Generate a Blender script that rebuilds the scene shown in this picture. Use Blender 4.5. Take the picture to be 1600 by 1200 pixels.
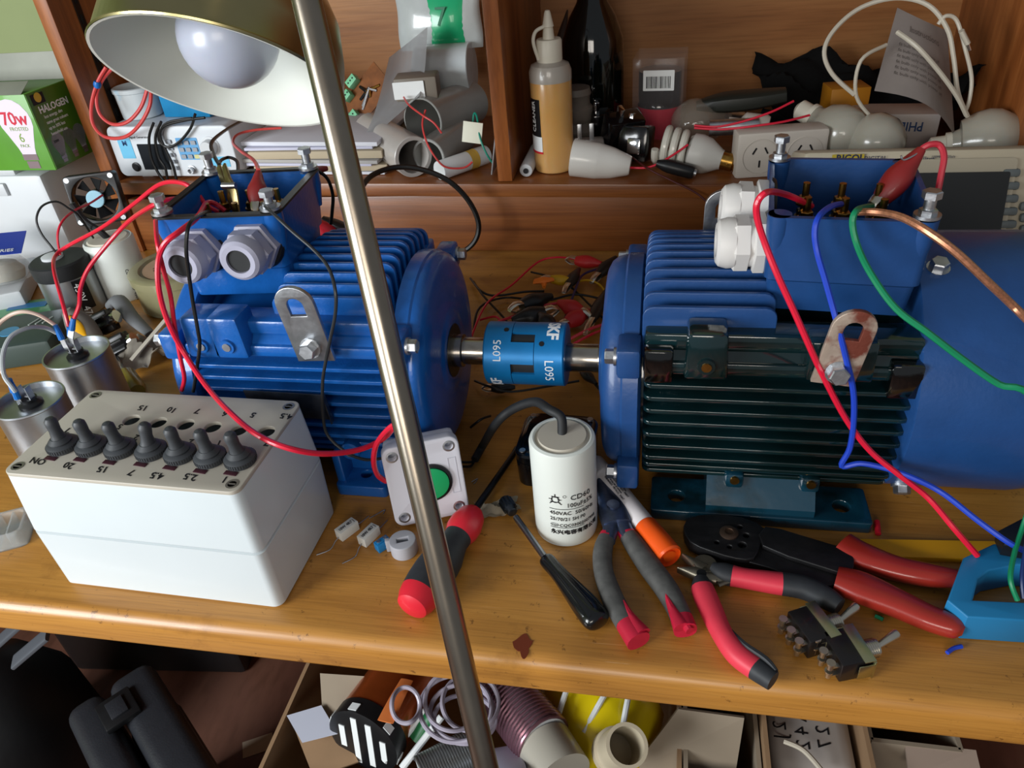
import bpy, bmesh, math, random
from mathutils import Vector as V, Matrix, geometry
random.seed(7)
PI = math.pi
for o in list(bpy.data.objects): bpy.data.objects.remove(o)
SC = bpy.context.scene; COL = SC.collection
Z0 = 0.75                                   # height of the desk top above the floor
# ---------------------------------------------------------------- camera
FPX = 1175.0
def _basis():
    dz = V((965-800, 2300-600, FPX)).normalized()
    dx = -V((-5400-800, 337-600, FPX)).normalized()
    dx = (dx - dz*dx.dot(dz)).normalized()
    dy = dx.cross(dz)
    if dy.z < 0: dy = -dy
    return dx, dy, -dz
_bx, _by, _bz = _basis()
R3 = Matrix((_bx, _by, _bz))                 # camera (right, down, forward) -> world
CAM = V((0, 0, .435))                        # all lengths below are measured from the desk top
cd = bpy.data.cameras.new('camera'); cam = bpy.data.objects.new('camera', cd); COL.objects.link(cam)
cd.sensor_width = 36; cd.lens = FPX/1600*36; cd.clip_start = .02
c0, c1, c2 = R3.col[0], R3.col[1], R3.col[2]
cam.matrix_world = Matrix(((c0.x, -c1.x, -c2.x, CAM.x), (c0.y, -c1.y, -c2.y, CAM.y), (c0.z, -c1.z, -c2.z, CAM.z+Z0), (0, 0, 0, 1)))
SC.camera = cam
# ---------------------------------------------------------------- world, lights, exposure
w = bpy.data.worlds.new('world'); SC.world = w; w.use_nodes = True
w.node_tree.nodes['Background'].inputs[0].default_value = (.86, .92, 1, 1)
w.node_tree.nodes['Background'].inputs[1].default_value = .17
def area(name, loc, target, size, power, color):
    l = bpy.data.lights.new(name, 'AREA'); l.shape = 'RECTANGLE'; l.size, l.size_y = size; l.energy = power; l.color = color
    o = bpy.data.objects.new(name, l); COL.objects.link(o); o.location = V(loc)+V((0, 0, Z0))
    o.rotation_euler = (V(target)-V(loc)).to_track_quat('-Z', 'Y').to_euler(); return o
area('assumed_daylight', (-1.45, -.80, .50), (-.1, .5, .05), (.9, .8), 33, (.93, .97, 1))  # unseen area lamp for daylight assumed from the front left; no window modelled
area('front_fill', (-.15, -1.7, .75), (.1, .8, .1), (1.0, .6), 12.5, (1, .93, .84))  # unseen fill lamp, added from the front to brighten the hutch shelves
SC.view_settings.view_transform = 'Standard'; SC.view_settings.look = 'None'
SC.view_settings.exposure = .4; SC.view_settings.gamma = 1; SC.view_settings.use_curve_mapping = False
# ---------------------------------------------------------------- pixel helpers (photo pixel -> point on a plane)
def ray(px, py): return R3 @ V((px-800, py-600, FPX))
def at(px, py, z=0.):
    r = ray(px, py); return CAM + r*((z-CAM.z)/r.z)
def aty(px, py, y):
    r = ray(px, py); return CAM + r*((y-CAM.y)/r.y)
def sh(x): return .098-.018*(x+.2)           # the shelf is a little out of level
def ats(px, py, dz=0):                       # a point on the shelf
    r = ray(px, py); p = CAM
    t = (.098+.018*(.2)*-1+dz-CAM.z)/(r.z)
    for _ in range(6): t = (sh((CAM+r*t).x)+dz-CAM.z)/r.z
    return CAM+r*t
def W(*pts):                                 # wire path: (px, py, y) triples
    return [aty(*p) for p in pts]
# ---------------------------------------------------------------- materials
def lin(c):
    if isinstance(c, str): c = tuple(int(c[i:i+2], 16)/255 for i in (0, 2, 4))
    return tuple(x/12.92 if x <= .04045 else ((x+.055)/1.055)**2.4 for x in c) + (1,)
_m = {}
def mat(name, col, rough=.5, metal=0., var=.0, vscale=30, col2=None, bump=0, bscale=200, coat=0, trans=0, alpha=1, ior=1.45, spec=.5, thresh=None, stretch=None, aniso=0, sub=0):
    if name in _m: return _m[name]
    m = bpy.data.materials.new(name); m.use_nodes = True; nt = m.node_tree; b = nt.nodes['Principled BSDF']
    b.inputs['Base Color'].default_value = lin(col); b.inputs['Roughness'].default_value = rough; b.inputs['Metallic'].default_value = metal
    b.inputs['Coat Weight'].default_value = coat; b.inputs['Coat Roughness'].default_value = .08
    b.inputs['Transmission Weight'].default_value = trans; b.inputs['IOR'].default_value = ior; b.inputs['Alpha'].default_value = alpha
    b.inputs['Specular IOR Level'].default_value = spec; b.inputs['Subsurface Weight'].default_value = sub; b.inputs['Subsurface Scale'].default_value = .004
    tc = nt.nodes.new('ShaderNodeTexCoord'); mp = nt.nodes.new('ShaderNodeMapping'); nt.links.new(tc.outputs['Object'], mp.inputs[0])
    if stretch: mp.inputs['Scale'].default_value = stretch
    if var or col2:
        n = nt.nodes.new('ShaderNodeTexNoise'); n.inputs['Scale'].default_value = vscale; n.inputs['Detail'].default_value = 6
        nt.links.new(mp.outputs[0], n.inputs['Vector'])
        r = nt.nodes.new('ShaderNodeValToRGB'); nt.links.new(n.outputs['Fac'], r.inputs[0]); nt.links.new(r.outputs[0], b.inputs['Base Color'])
        a = lin(col)
        c2 = lin(col2) if col2 else tuple(x*(1-var) for x in a[:3])+(1,)
        t = thresh or (.35, .65)
        r.color_ramp.elements[0].position = t[0]; r.color_ramp.elements[0].color = c2
        r.color_ramp.elements[1].position = t[1]; r.color_ramp.elements[1].color = a
    if bump:
        n2 = nt.nodes.new('ShaderNodeTexNoise'); n2.inputs['Scale'].default_value = bscale; n2.inputs['Detail'].default_value = 4
        nt.links.new(mp.outputs[0], n2.inputs['Vector'])
        bp = nt.nodes.new('ShaderNodeBump'); bp.inputs['Strength'].default_value = bump; bp.inputs['Distance'].default_value = .001
        nt.links.new(n2.outputs['Fac'], bp.inputs['Height']); nt.links.new(bp.outputs[0], b.inputs['Normal'])
    _m[name] = m; return m
def wood(name, c1, c2, c3, rough=.35, scale=1., coat=.3, grain=(1.2, 16, 16), dirt=0):
    m = bpy.data.materials.new(name); m.use_nodes = True; nt = m.node_tree; b = nt.nodes['Principled BSDF']; L = nt.links.new
    tc = nt.nodes.new('ShaderNodeTexCoord'); mp = nt.nodes.new('ShaderNodeMapping'); mp.inputs['Scale'].default_value = [g*scale for g in grain]
    L(tc.outputs['Object'], mp.inputs[0])
    n = nt.nodes.new('ShaderNodeTexNoise'); n.inputs['Scale'].default_value = 1.6; n.inputs['Detail'].default_value = 5; n.inputs['Distortion'].default_value = .7; L(mp.outputs[0], n.inputs['Vector'])
    r = nt.nodes.new('ShaderNodeValToRGB'); L(n.outputs['Fac'], r.inputs[0])
    e = r.color_ramp.elements; e[0].position = .3; e[0].color = lin(c3); e[1].position = .72; e[1].color = lin(c1)
    x = e.new(.5); x.color = lin(c2)
    mp2 = nt.nodes.new('ShaderNodeMapping'); mp2.inputs['Scale'].default_value = [g*scale*s for g, s in zip(grain, (5, 12, 12))]; L(tc.outputs['Object'], mp2.inputs[0])
    n2 = nt.nodes.new('ShaderNodeTexNoise'); n2.inputs['Scale'].default_value = 2.5; n2.inputs['Detail'].default_value = 3; L(mp2.outputs[0], n2.inputs['Vector'])
    r2 = nt.nodes.new('ShaderNodeValToRGB'); L(n2.outputs['Fac'], r2.inputs[0]); r2.color_ramp.elements[0].position = .3; r2.color_ramp.elements[0].color = (.72, .7, .66, 1); r2.color_ramp.elements[1].position = .55; r2.color_ramp.elements[1].color = (1, 1, 1, 1)
    mx = nt.nodes.new('ShaderNodeMixRGB'); mx.blend_type = 'MULTIPLY'; mx.inputs[0].default_value = .7; L(r.outputs[0], mx.inputs[1]); L(r2.outputs[0], mx.inputs[2])
    out = mx
    if dirt:
        n3 = nt.nodes.new('ShaderNodeTexNoise'); n3.inputs['Scale'].default_value = 14; n3.inputs['Detail'].default_value = 8; n3.inputs['Roughness'].default_value = .7; L(tc.outputs['Object'], n3.inputs['Vector'])
        r3 = nt.nodes.new('ShaderNodeValToRGB'); L(n3.outputs['Fac'], r3.inputs[0]); r3.color_ramp.elements[0].position = .3; r3.color_ramp.elements[0].color = (.45, .38, .3, 1); r3.color_ramp.elements[1].position = .43; r3.color_ramp.elements[1].color = (1, 1, 1, 1)
        m3 = nt.nodes.new('ShaderNodeMixRGB'); m3.blend_type = 'MULTIPLY'; m3.inputs[0].default_value = dirt; L(out.outputs[0], m3.inputs[1]); L(r3.outputs[0], m3.inputs[2]); out = m3
    if dirt:                                 # fine dark specks and pale scratches in the varnish
        n4 = nt.nodes.new('ShaderNodeTexNoise'); n4.inputs['Scale'].default_value = 95; n4.inputs['Detail'].default_value = 5; n4.inputs['Roughness'].default_value = .75; L(tc.outputs['Object'], n4.inputs['Vector'])
        r4 = nt.nodes.new('ShaderNodeValToRGB'); L(n4.outputs['Fac'], r4.inputs[0]); r4.color_ramp.elements[0].position = .33; r4.color_ramp.elements[0].color = (.35, .3, .25, 1); r4.color_ramp.elements[1].position = .38; r4.color_ramp.elements[1].color = (1, 1, 1, 1)
        m4 = nt.nodes.new('ShaderNodeMixRGB'); m4.blend_type = 'MULTIPLY'; m4.inputs[0].default_value = .8; L(out.outputs[0], m4.inputs[1]); L(r4.outputs[0], m4.inputs[2])
        mp5 = nt.nodes.new('ShaderNodeMapping'); mp5.inputs['Scale'].default_value = (3, 60, 3); mp5.inputs['Rotation'].default_value = (0, 0, .5); L(tc.outputs['Object'], mp5.inputs[0])
        n5 = nt.nodes.new('ShaderNodeTexNoise'); n5.inputs['Scale'].default_value = 7; n5.inputs['Detail'].default_value = 4; n5.inputs['Distortion'].default_value = .4; L(mp5.outputs[0], n5.inputs['Vector'])
        r5 = nt.nodes.new('ShaderNodeValToRGB'); L(n5.outputs['Fac'], r5.inputs[0]); r5.color_ramp.elements[0].position = .70; r5.color_ramp.elements[0].color = (0, 0, 0, 1); r5.color_ramp.elements[1].position = .76; r5.color_ramp.elements[1].color = (.45, .45, .45, 1)
        m5 = nt.nodes.new('ShaderNodeMixRGB'); L(r5.outputs[0], m5.inputs[0]); L(m4.outputs[0], m5.inputs[1]); m5.inputs[2].default_value = lin('dcb384'); out = m5
    L(out.outputs[0], b.inputs['Base Color']); b.inputs['Roughness'].default_value = rough; b.inputs['Coat Weight'].default_value = coat; b.inputs['Coat Roughness'].default_value = .25
    bp = nt.nodes.new('ShaderNodeBump'); bp.inputs['Strength'].default_value = .12; bp.inputs['Distance'].default_value = .001; L(n2.outputs['Fac'], bp.inputs['Height']); L(bp.outputs[0], b.inputs['Normal'])
    _m[name] = m; return m
# ---------------------------------------------------------------- mesh builder
def frame(d, up=None):
    d = V(d).normalized(); u = V(up) if up else (V((0, 0, 1)) if abs(d.z) < .95 else V((1, 0, 0)))
    x = u.cross(d).normalized(); y = d.cross(x); return Matrix((x, y, d)).transposed()
def smooth(pts, n=6, closed=False):
    p = [V(q) for q in pts]
    if len(p) < 3: return p
    out = []; N = len(p)
    for i in range(N if closed else N-1):
        if closed: a, b, c, d = p[(i-1) % N], p[i], p[(i+1) % N], p[(i+2) % N]
        else: a, b, c, d = p[max(i-1, 0)], p[i], p[i+1], p[min(i+2, N-1)]
        for k in range(n):
            t = k/n
            out.append(.5*((2*b)+(c-a)*t+(2*a-5*b+4*c-d)*t*t+(3*b-3*c+d-a)*t**3))
    if not closed: out.append(p[-1])
    return out
class M:
    def __init__(s): s.bm = bmesh.new(); s.mi = 0; s.X = None
    def add(s, vs, fs):
        if s.X: vs = [s.X @ V(v) for v in vs]
        v = [s.bm.verts.new(q) for q in vs]
        for f in fs:
            try: g = s.bm.faces.new([v[i] for i in f]); g.material_index = s.mi
            except ValueError: pass
        return s
    def box(s, c, d, bev=0, seg=2, rot=None, taper=None):
        t = bmesh.new(); bmesh.ops.create_cube(t, size=1)
        for v in t.verts:
            k = taper if (taper and v.co.z < 0) else (1, 1)
            v.co = V((v.co.x*d[0]*k[0], v.co.y*d[1]*k[1], v.co.z*d[2]))
        if bev: bmesh.ops.bevel(t, geom=t.edges[:], offset=min(bev, min(d)*.49), segments=seg, affect='EDGES', profile=.5)
        return s.merge(t, c, rot)
    def merge(s, t, c=(0, 0, 0), rot=None):
        t.verts.index_update()
        Rr = rot if rot is not None else Matrix.Identity(3)
        vs = [Rr @ v.co + V(c) for v in t.verts]; fs = [[v.index for v in f.verts] for f in t.faces]
        t.free(); return s.add(vs, fs)
    def loft(s, rings, cap=(True, True), closed=False):
        vs = [p for r in rings for p in r]; n = len(rings[0]); fs = []
        m = len(rings)
        for i in range(m if closed else m-1):
            a = i*n; b = ((i+1) % m)*n
            for j in range(n): k = (j+1) % n; fs.append((a+j, a+k, b+k, b+j))
        if not closed:
            if cap[0]: fs.append(tuple(range(n))[::-1])
            if cap[1]: fs.append(tuple(range((m-1)*n, m*n)))
        return s.add(vs, fs)
    def cyl(s, a, b, r0, r1=None, n=20, cap=(True, True)):
        a, b = V(a), V(b); F = frame(b-a); r1 = r0 if r1 is None else r1
        ring = lambda p, r: [p+F@V((r*math.cos(2*PI*k/n), r*math.sin(2*PI*k/n), 0)) for k in range(n)]
        return s.loft([ring(a, r0), ring(b, r1)], cap)
    def lathe(s, prof, o=(0, 0, 0), d=(0, 0, 1), n=28, cap=(True, True), up=None, sx=1.):
        F = frame(d, up); o = V(o)
        return s.loft([[o+F@V((r*sx*math.cos(2*PI*k/n), r*math.sin(2*PI*k/n), z)) for k in range(n)] for r, z in prof], cap)
    def sph(s, c, r, n=16, sc=(1, 1, 1)):
        return s.loft([[V(c)+V((r*sc[0]*math.sin(a)*math.cos(2*PI*k/n), r*sc[1]*math.sin(a)*math.sin(2*PI*k/n), -r*sc[2]*math.cos(a))) for k in range(n)] for a in [PI*(i+.02)/(n*.6+.04) for i in range(int(n*.6)+1)]])
    def tube(s, pts, r, n=8, sm=5, closed=False):
        p = smooth(pts, sm, closed) if sm else [V(q) for q in pts]
        N = len(p); rings = []; x = None
        for i in range(N):
            t = (p[(i+1) % N]-p[i-1]) if closed else (p[min(i+1, N-1)]-p[max(i-1, 0)])
            if t.length < 1e-9: t = V((0, 0, 1))
            t.normalize()
            if x is None: x = frame(t).col[0].copy()
            x = x-t*x.dot(t)
            x = x.normalized() if x.length > 1e-6 else frame(t).col[0].copy()
            y = t.cross(x); rr = r[0]+(r[1]-r[0])*i/max(N-1, 1) if isinstance(r, tuple) else r
            rings.append([p[i]+x*rr*math.cos(2*PI*k/n)+y*rr*math.sin(2*PI*k/n) for k in range(n)])
        return s.loft(rings, closed=closed)
    def sweep(s, pts, ab, up=(0, 0, 1), n=14, sm=4, pw=1.):
        """cross-sections (half width, half height) along a path; pw<1 gives boxier sections"""
        p = smooth(pts, sm); q = smooth([V((a, b, 0)) for a, b in ab], sm); N = len(p); rings = []
        for i in range(N):
            t = (p[min(i+1, N-1)]-p[max(i-1, 0)]).normalized(); x = t.cross(V(up)).normalized(); y = x.cross(t)
            cs = lambda c: math.copysign(abs(c)**pw, c)
            rings.append([p[i]+x*q[i].x*cs(math.cos(2*PI*k/n))+y*q[i].y*cs(math.sin(2*PI*k/n)) for k in range(n)])
        return s.loft(rings)
    def prism(s, out, o, d, h, holes=(), bev=0, up=None):
        """outline in the plane through o with normal d, thickness h along d; holes are outlines too"""
        cu = bpy.data.curves.new('t', 'CURVE'); cu.dimensions = '2D'; cu.fill_mode = 'BOTH'; cu.extrude = max(h/2-bev, 0); cu.bevel_depth = bev; cu.bevel_resolution = 2; cu.offset = -bev
        for pts in (out,)+tuple(holes):
            sp = cu.splines.new('POLY'); sp.points.add(len(pts)-1); sp.use_cyclic_u = True
            for q, c in zip(sp.points, pts): q.co = (c[0], c[1], 0, 1)
        ob = bpy.data.objects.new('t', cu); me = ob.to_mesh()
        t = bmesh.new(); t.from_mesh(me); ob.to_mesh_clear(); bpy.data.objects.remove(ob); bpy.data.curves.remove(cu)
        bmesh.ops.remove_doubles(t, verts=t.verts, dist=1e-6)
        F = d if isinstance(d, Matrix) else frame(d, up)
        return s.merge(t, V(o)+F@V((0, 0, h/2)), F)
    def text(s, txt, size, fn, depth=.0001, align='LEFT', res=2, sx=1., bold=0):
        """lettering; fn maps text plane (x, y, h) to a point"""
        cu = bpy.data.curves.new('t', 'FONT'); cu.body = txt; cu.size = size; cu.align_x = align; cu.resolution_u = res; cu.extrude = depth; cu.offset = bold
        ob = bpy.data.objects.new('t', cu); me = ob.to_mesh()
        vs = [fn(v.co.x*sx, v.co.y, v.co.z+depth) for v in me.vertices]; fs = [list(p.vertices) for p in me.polygons]
        ob.to_mesh_clear(); bpy.data.objects.remove(ob); bpy.data.curves.remove(cu); return s.add(vs, fs)
    def hexbolt(s, p, d, r, h, washer=True, stub=0):
        p = V(p); d = V(d).normalized()
        if washer: s.cyl(p, p+d*h*.25, r*1.25, n=16); p = p+d*h*.25
        F = frame(d)
        rg = lambda q, k: [q+F@V((k*math.cos(PI/3*i+.2), k*math.sin(PI/3*i+.2), 0)) for i in range(6)]
        s.loft([rg(p, r), rg(p+d*h*.7, r), rg(p+d*h*.8, r*.88)])
        if stub: s.cyl(p+d*h*.7, p+d*(h*.7+stub), r*.5, n=10)
        return s
def plane_fn(o, x, y, out=None):
    o, x, y = V(o), V(x).normalized(), V(y).normalized(); nn = x.cross(y)
    return lambda a, b, h: o+x*a+y*b+nn*h
def circ(cx, cy, r, n=20, ry=None): return [(cx+r*math.cos(2*PI*k/n), cy+(ry or r)*math.sin(2*PI*k/n)) for k in range(n)]
def rrect(x0, y0, x1, y1, r, n=4):
    o = []
    for cx, cy, a in ((x1-r, y1-r, 0), (x0+r, y1-r, 90), (x0+r, y0+r, 180), (x1-r, y0+r, 270)):
        o += [(cx+r*math.cos(math.radians(a+90*k/n)), cy+r*math.sin(math.radians(a+90*k/n))) for k in range(n+1)]
    return o
def obj(name, m, mats, parent=None, label=None, angle=35, sm=True):
    bm = m.bm
    bmesh.ops.recalc_face_normals(bm, faces=bm.faces)
    if sm:
        ca = math.radians(angle)
        for f in bm.faces: f.smooth = True
        for e in bm.edges:
            if len(e.link_faces) == 2 and e.calc_face_angle(0) > ca: e.smooth = False
    me = bpy.data.meshes.new(name); bm.to_mesh(me); bm.free()
    for x in (mats if isinstance(mats, (list, tuple)) else [mats]): me.materials.append(x)
    o = bpy.data.objects.new(name, me); COL.objects.link(o)
    if parent is not None: o.parent = parent
    if label: o['label'] = label
    return o
def thing(name, label, cat, loc=(0, 0, 0), rot=(0, 0, 0), group=None):
    o = bpy.data.objects.new(name, None); COL.objects.link(o); o.empty_display_size = .02
    o.location = V(loc)+V((0, 0, Z0)); o.rotation_euler = rot
    o['label'] = label; o['category'] = cat
    if group: o['group'] = group
    return o
def solo(name, m, mats, label, cat, loc=(0, 0, 0), rot=(0, 0, 0), group=None, angle=35):
    o = obj(name, m, mats, None, None, angle); o.location = V(loc)+V((0, 0, Z0)); o.rotation_euler = rot
    o['label'] = label; o['category'] = cat
    if group: o['group'] = group
    return o
def struct(name, m, mats, loc=(0, 0, 0)):
    o = obj(name, m, mats); o.location = V(loc)+V((0, 0, Z0)); o['kind'] = 'structure'; return o
def copy_tree(o, parent=None):
    c = o.copy(); COL.objects.link(c); c.parent = parent
    for ch in list(o.children): copy_tree(ch, c)
    return c
def wire(name, pts, r, m, label, cat='wire', group=None, n=8, sm=6):
    o = V(pts[0]); k = M(); k.tube([V(p)-o for p in pts], r, n, sm)
    return solo(name, k, m, label, cat, o, group=group)
# common materials
STEEL = mat('brushed steel', 'c9c6c0', .28, 1, .12, 60); ZINC = mat('zinc plate', 'cfd2d6', .38, 1, .3, 90, bump=.15, bscale=300)
CHROME = mat('chrome', 'd8d8d8', .12, 1); BRASS = mat('brass', 'b98d45', .3, 1, .3, 200)
BLUEP = mat('blue machine paint', '155aa8', .3, 0, .12, 60, coat=.35, bump=.25, bscale=320)
BLACK = mat('black plastic', '17181a', .38, 0, .2, 60); RUBBER = mat('black rubber', '202224', .6, 0, .2, 80)
REDW = mat('red wire insulation', 'd41836', .35, coat=.2); BLKW = mat('black wire insulation', '131313', .4)
WHITE = mat('white plastic', 'e6ebec', .35, 0, .03, 20); INK = mat('black ink', '121216', .6)
CREAM = mat('cream plastic', 'd9d3c2', .42, 0, .04, 20)
# ================================================================ setting
DESKW = wood('desk wood', 'bb853c', 'ad7731', '956324', .38, 1., .25, (1.5, 22, 22), dirt=.55)
HUTW = wood('hutch wood', '9c6030', '864d22', '6a3816', .42, 1., .25, (1.2, 14, 30))
HUTV = wood('hutch upright wood', 'a86634', '935427', '78411c', .4, 1., .25, (22, 22, 1.5))
BACKW = wood('hutch back wood', 'a87648', '966339', '7b4d2a', .5, 1., .1, (1.0, 9, 9))
k = M(); k.box((0, 0, -Z0-.02), (4, 4, .04)); struct('floor', k, wood('floor boards', '76503f', '644033', '4e3026', .5, .6, .1, (9, 1.2, 1)))
k = M(); k.box((-.6, 1.36, .5), (3.6, .04, 2.5)); struct('wall_back', k, mat('green wall paint', '9aa878', .8, 0, .06, 8, bump=.2, bscale=60))
k = M(); k.box((-2.0, 0, .5), (.04, 2.76, 2.5)); struct('wall_left', k, _m['green wall paint'])
k = M(); k.box((-.6, 1.335, -.70), (3.6, .015, .09), .004); struct('baseboard_back', k, mat('cream skirting', 'd8d2c4', .5))
# ---- desk
desk = thing('desk', 'long orange-brown wooden desk with a rounded front edge carrying both motors', 'desk', (0, .6, 0))
def yz(pts, x0, x1):
    k = M(); k.loft([[V((x, y-.6, z)) for y, z in pts] for x in (x0, x1)]); return k
edge = [(1.3, 0)]+[(.296+.011-.011*math.sin(a)*1., -.011+.011*math.cos(a)) for a in [i*PI/2/6 for i in range(7)]]+[(.296+.006-.006*math.cos(a), -.027-.006*math.sin(a)) for a in [i*PI/2/4 for i in range(5)]]+[(.33, -.033), (1.3, -.033)]
obj('worktop', yz(edge, -1.7, 1.1), DESKW, desk)
for x in (-1.66, 1.06):
    k = M(); k.box((x, .05, -.39), (.03, .6, .715), .003); obj('side_panel', k, HUTV, desk)
k = M(); k.box((-.3, .52, -.39), (2.7, .018, .715), .002); obj('back_panel', k, HUTV, desk)
STAIN = mat('dark varnish stain', '6a2210', .3, coat=.5)
c = at(818, 1008)
k = M(); pr = [(.0078*(1+.3*math.sin(4*a+.6)+.13*math.sin(7*a))*math.cos(a), .0062*(1+.35*math.sin(3*a+.6)+.1*math.sin(5*a))*math.sin(a)) for a in [i*PI/24 for i in range(48)]]
k.prism(pr, (c.x, c.y-.6, .0000), (0, 0, 1), .0004); obj('stain', k, STAIN, desk, 'dark red varnish stain near the front edge')
# ---- hutch
hut = thing('hutch', 'dark brown wooden hutch with an open shelf standing at the back of the desk', 'shelf unit', (-.2, .93, 0))
def hp(name, c, d, m, bev=.0015, rot=None): k = M(); k.box((c[0]+.2, c[1]-.93, c[2]), d, bev, rot=rot); return obj(name, k, m, hut)
hp('side_panel', (-.777, 1.08, .55), (.02, .31, 1.1), HUTV); hp('side_panel', (.402, 1.08, .55), (.022, .31, 1.1), HUTV)
hp('back_panel', (-.19, 1.238, .55), (1.17, .008, 1.1), BACKW)
tl = Matrix.Rotation(.018, 3, 'Y')
hp('shelf', (-.19, 1.078, sh(-.19)-.009), (1.155, .312, .018), HUTW, .002, tl)
hp('base_board', (-.19, .938, .04), (1.155, .014, .08), HUTW)
hp('divider', (-.202, 1.08, .6), (.019, .31, 1.0), HUTV)
hp('upper_shelf', (-.19, 1.08, .62), (1.155, .31, .018), HUTW)
k = M(); k.box((-.766+.2, .005+.04, .57), (.0015, .012, .95), .0004); st = obj('shelf_pin_strip', k, mat('dark metal strip', '2b211c', .5, .6), hut)
k = M()
for i in range(38): k.box((-.7648+.2, .045, .12+i*.024), (.0012, .0045, .011), .0004)
obj('slot', k, mat('slot shadow brown', '0c0908', .8), st)

# ================================================================ motors
XZ = Matrix(((1, 0, 0), (0, 0, -1), (0, 1, 0)))           # plane x->X, y->Z, normal -Y
YZm = Matrix(((0, 0, 1), (1, 0, 0), (0, 1, 0)))           # plane x->Y, y->Z, normal +X
SHAFT = mat('machined steel', 'b5aea4', .22, 1, .1, 40)
GLAND = mat('grey gland nylon', 'a9a9bb', .45); GLW = mat('white gland nylon', 'd6d3cf', .45)
RUST = mat('rusty zinc', 'b3a293', .55, .5, 0, 60, col2='7a4033', bump=.4, bscale=200, thresh=(.42, .56))
def dhole(cx, cz, w, h): return [(cx-w, cz-h), (cx+w, cz-h)]+[(cx+w*math.cos(a), cz+h*.2+w*math.sin(a)) for a in [i*PI/8 for i in range(9)]]
def lug(parent, x, y, z0, z1, w, m, bm, tilt=0, name='lifting_lug', label=None, bolt=True):
    """flat eye plate standing up in the XZ plane with a D-shaped hole and a bolt near its foot"""
    k = M(); H = z1-z0; r = w/2
    out = [(-r, 0), (r, 0)]+[(r*math.cos(a), H-r+r*math.sin(a)) for a in [i*PI/12 for i in range(13)]]
    T = Matrix.Rotation(tilt, 3, 'Y') @ Matrix.Rotation(.1, 3, 'X')
    k.prism(out, (x, y, z0), T@XZ, .0035, (dhole(0, H-r*1.15, r*.42, r*.5),), .0005)
    o = obj(name, k, m, parent, label)
    if bolt:
        b = M(); b.hexbolt(V((x, y, z0))+T@V((0, -.0035, H*.2)), (0, -1, .1), .0065, .009); obj('bolt', b, bm, o)
    return o
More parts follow.
